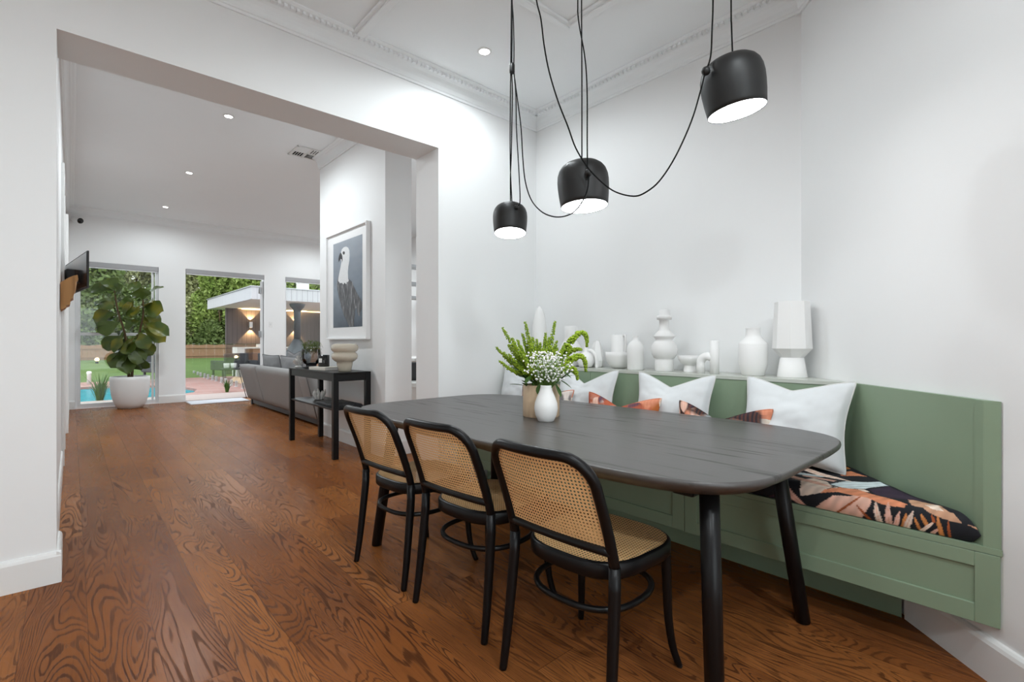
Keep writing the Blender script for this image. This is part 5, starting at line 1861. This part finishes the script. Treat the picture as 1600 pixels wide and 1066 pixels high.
MB().lathe([(0.05, 0), (0.05, 0.12)], 12).build('body', 'kitchen_black', t)
MB().ball((0, 0, 0.17), 0.075, 2).build('bulb', 'garden_glow', t)

# cabana
CA = thing('cabana', 'garden cabana with a grey boarded flat roof and dark timber walls', 'pavilion', (3.88, 15.65, GZ))
W_, D_ = 6.4, 6.2
m = MB()
z0, z1 = 2.37 - GZ, 2.73 - GZ
m.box(0, W_, 0, 0.05, z0, z1).box(0, 0.05, 0.05, D_, z0, z1).box(W_ - 0.05, W_, 0.05, D_, z0, z1).box(0.05, W_ - 0.05, D_ - 0.05, D_, z0, z1)
m.build('fascia', 'fascia_boards', CA)
MB().box(0.05, W_ - 0.05, 0.05, D_ - 0.05, z0 + 0.01, z0 + 0.05).build('soffit', 'soffit_white', CA)
MB().box(-0.03, W_ + 0.03, -0.03, D_ + 0.03, z1, z1 + 0.03, 0.004).build('roof_cap', 'grey_metal', CA)
MB().box(0.38, W_ - 0.1, 5.0, 5.12, 0, z0 + 0.01).build('back_wall', 'dark_boards', CA)
MB().box(4.05, 4.5, 4.75, 4.98, 0, z0 + 0.01).build('post', 'timber_pale', CA)
MB().box(0.9, W_ - 0.3, 4.95, 4.98, z0 - 0.022, z0 - 0.004).build('strip_light', 'warm_glow', CA)
t = thing('roof_lantern', 'small white lantern box standing on the cabana roof', 'lantern', (5.55, 16.3, 2.73 + 0.03))
MB().box(-0.15, 0.15, -0.15, 0.15, 0, 0.24, 0.01).build('body', 'stone_white', t)
MB().lathe([(0.24, 0.24), (0.10, 0.34)], 4, smooth=False, ph=PI / 4, cap1=True).build('cap', 'stone_white', t)


def sconce(x, lab):
    t = thing('wall_sconce', lab, 'wall light', (x, 20.65, 1.77), 0, 'up-down wall lights in the cabana')
    MB().box(-0.055, 0.055, -0.13, -0.015, -0.11, 0.11, 0.006).box(-0.03, 0.03, -0.02, 0, -0.05, 0.05).build('body', 'grey_metal', t)
    for s_ in (-1, 1):
        l = bpy.data.lights.new('sconce_beam', 'SPOT')
        l.energy = 70
        l.color = (1.0, 0.62, 0.28)
        l.spot_size = 1.55
        l.spot_blend = 0.25
        l.shadow_soft_size = 0.02
        o = bpy.data.objects.new('sconce_beam', l)
        COL.objects.link(o)
        o.parent = t
        o.location = (0, -0.075, s_ * 0.125)
        o.rotation_euler = (0, 0, 0) if s_ < 0 else (PI, 0, 0)
        MB().lathe([(0.035, s_ * 0.111), (0.0001, s_ * 0.1112)], 12, Matrix.Translation((0, -0.075, 0)), cap0=False).build('lens', 'warm_glow', t)


sconce(5.08, 'glowing up-down wall light seen through the open garden door')
sconce(6.72, 'glowing up-down wall light behind the black flue')
t = thing('fireplace', 'black suspended outdoor fireplace with a tall flue in the cabana', 'fireplace', (5.48, 16.6, GZ))
MB().lathe([(0.105, 1.33), (0.105, 2.20), (0.14, 2.30), (0.20, 2.36), (0.24, 2.45), (0.24, 2.47)], 28).build('flue', 'flue_grey', t)
MB().lathe([(0.34, 0.0), (0.36, 0.42), (0.42, 0.72), (0.42, 0.80), (0.30, 1.02), (0.16, 1.26), (0.11, 1.34)], 28, cap1=True).build('hood', 'flue_grey', t)
t = thing('outdoor_counter', 'white-topped outdoor kitchen counter under the cabana roof', 'counter', (4.52, 19.85, GZ))
MB().box(-0.15, 3.6, -0.35, 0.35, 1.00, 1.05, 0.004).build('worktop', 'stone_white', t)
MB().box(-0.15, 0.10, -0.35, 0.35, 0, 1.0, 0.004).build('end_panel', 'stone_white', t)
MB().box(0.4, 3.5, -0.2, 0.33, 0.05, 1.0, 0.004).build('cabinet', 'copper_pipe', t)
tag(MB().box(-0.3, 0.3, -0.18, 0.18, 0, 0.11, 0.01).build('serving_tray', 'stone_white', None, (5.42, 19.85, GZ + 1.05)), 'white tray on the outdoor kitchen counter', 'tray')


def lounge(label, x, y, rz):
    t = thing('lounge_chair', label, 'armchair', (x, y, GZ), rz, 'dark outdoor armchairs')
    MB().box(-0.40, 0.40, -0.35, 0.35, 0.30, 0.45, 0.03).build('seat', 'dark_wicker', t)
    MB().box(-0.40, 0.40, 0.26, 0.38, 0.40, 0.86, 0.04).build('backrest', 'dark_wicker', t)
    for s_ in (-1, 1):
        MB().box(s_ * 0.40 - 0.05, s_ * 0.40 + 0.05, -0.35, 0.36, 0.30, 0.62, 0.03).build('arm', 'dark_wicker', t)
        for yy in (-0.3, 0.3):
            MB().box(s_ * 0.37 - 0.025, s_ * 0.37 + 0.025, yy - 0.025, yy + 0.025, 0, 0.31).build('leg', 'dark_wicker', t)
    return t


lounge('dark outdoor armchair left of the white counter end', 3.98, 18.75, -2.75)
lounge('dark outdoor armchair right of the white counter end', 5.02, 18.55, -2.9)
lounge('dark outdoor armchair seen past the right of the fig leaves', 2.15, 18.9, 0.4)
for i, (x, y) in enumerate(((3.62, 17.46), (3.80, 17.40))):
    tag(MB().lathe([(0.06, 0), (0.075, 0.01), (0.085, 0.14), (0.078, 0.15)], 16, cap1=True).build('side_pot', 'stone_white', None, (x, y, GZ + 0.42)),
        ['left', 'right'][i] + ' small white pot of the pair on the low outdoor table', 'pot', 'white pots on the outdoor table')
t = thing('outdoor_table', 'low dark outdoor table carrying two small white pots', 'table', (3.84, 17.42, GZ))
MB().box(-0.35, 0.35, -0.22, 0.22, 0.38, 0.42, 0.005).build('tabletop', 'dark_wicker', t)
for sx in (-1, 1):
    for sy in (-1, 1):
        MB().box(sx * 0.3 - 0.02, sx * 0.3 + 0.02, sy * 0.18 - 0.02, sy * 0.18 + 0.02, 0, 0.38).build('leg', 'dark_wicker', t)
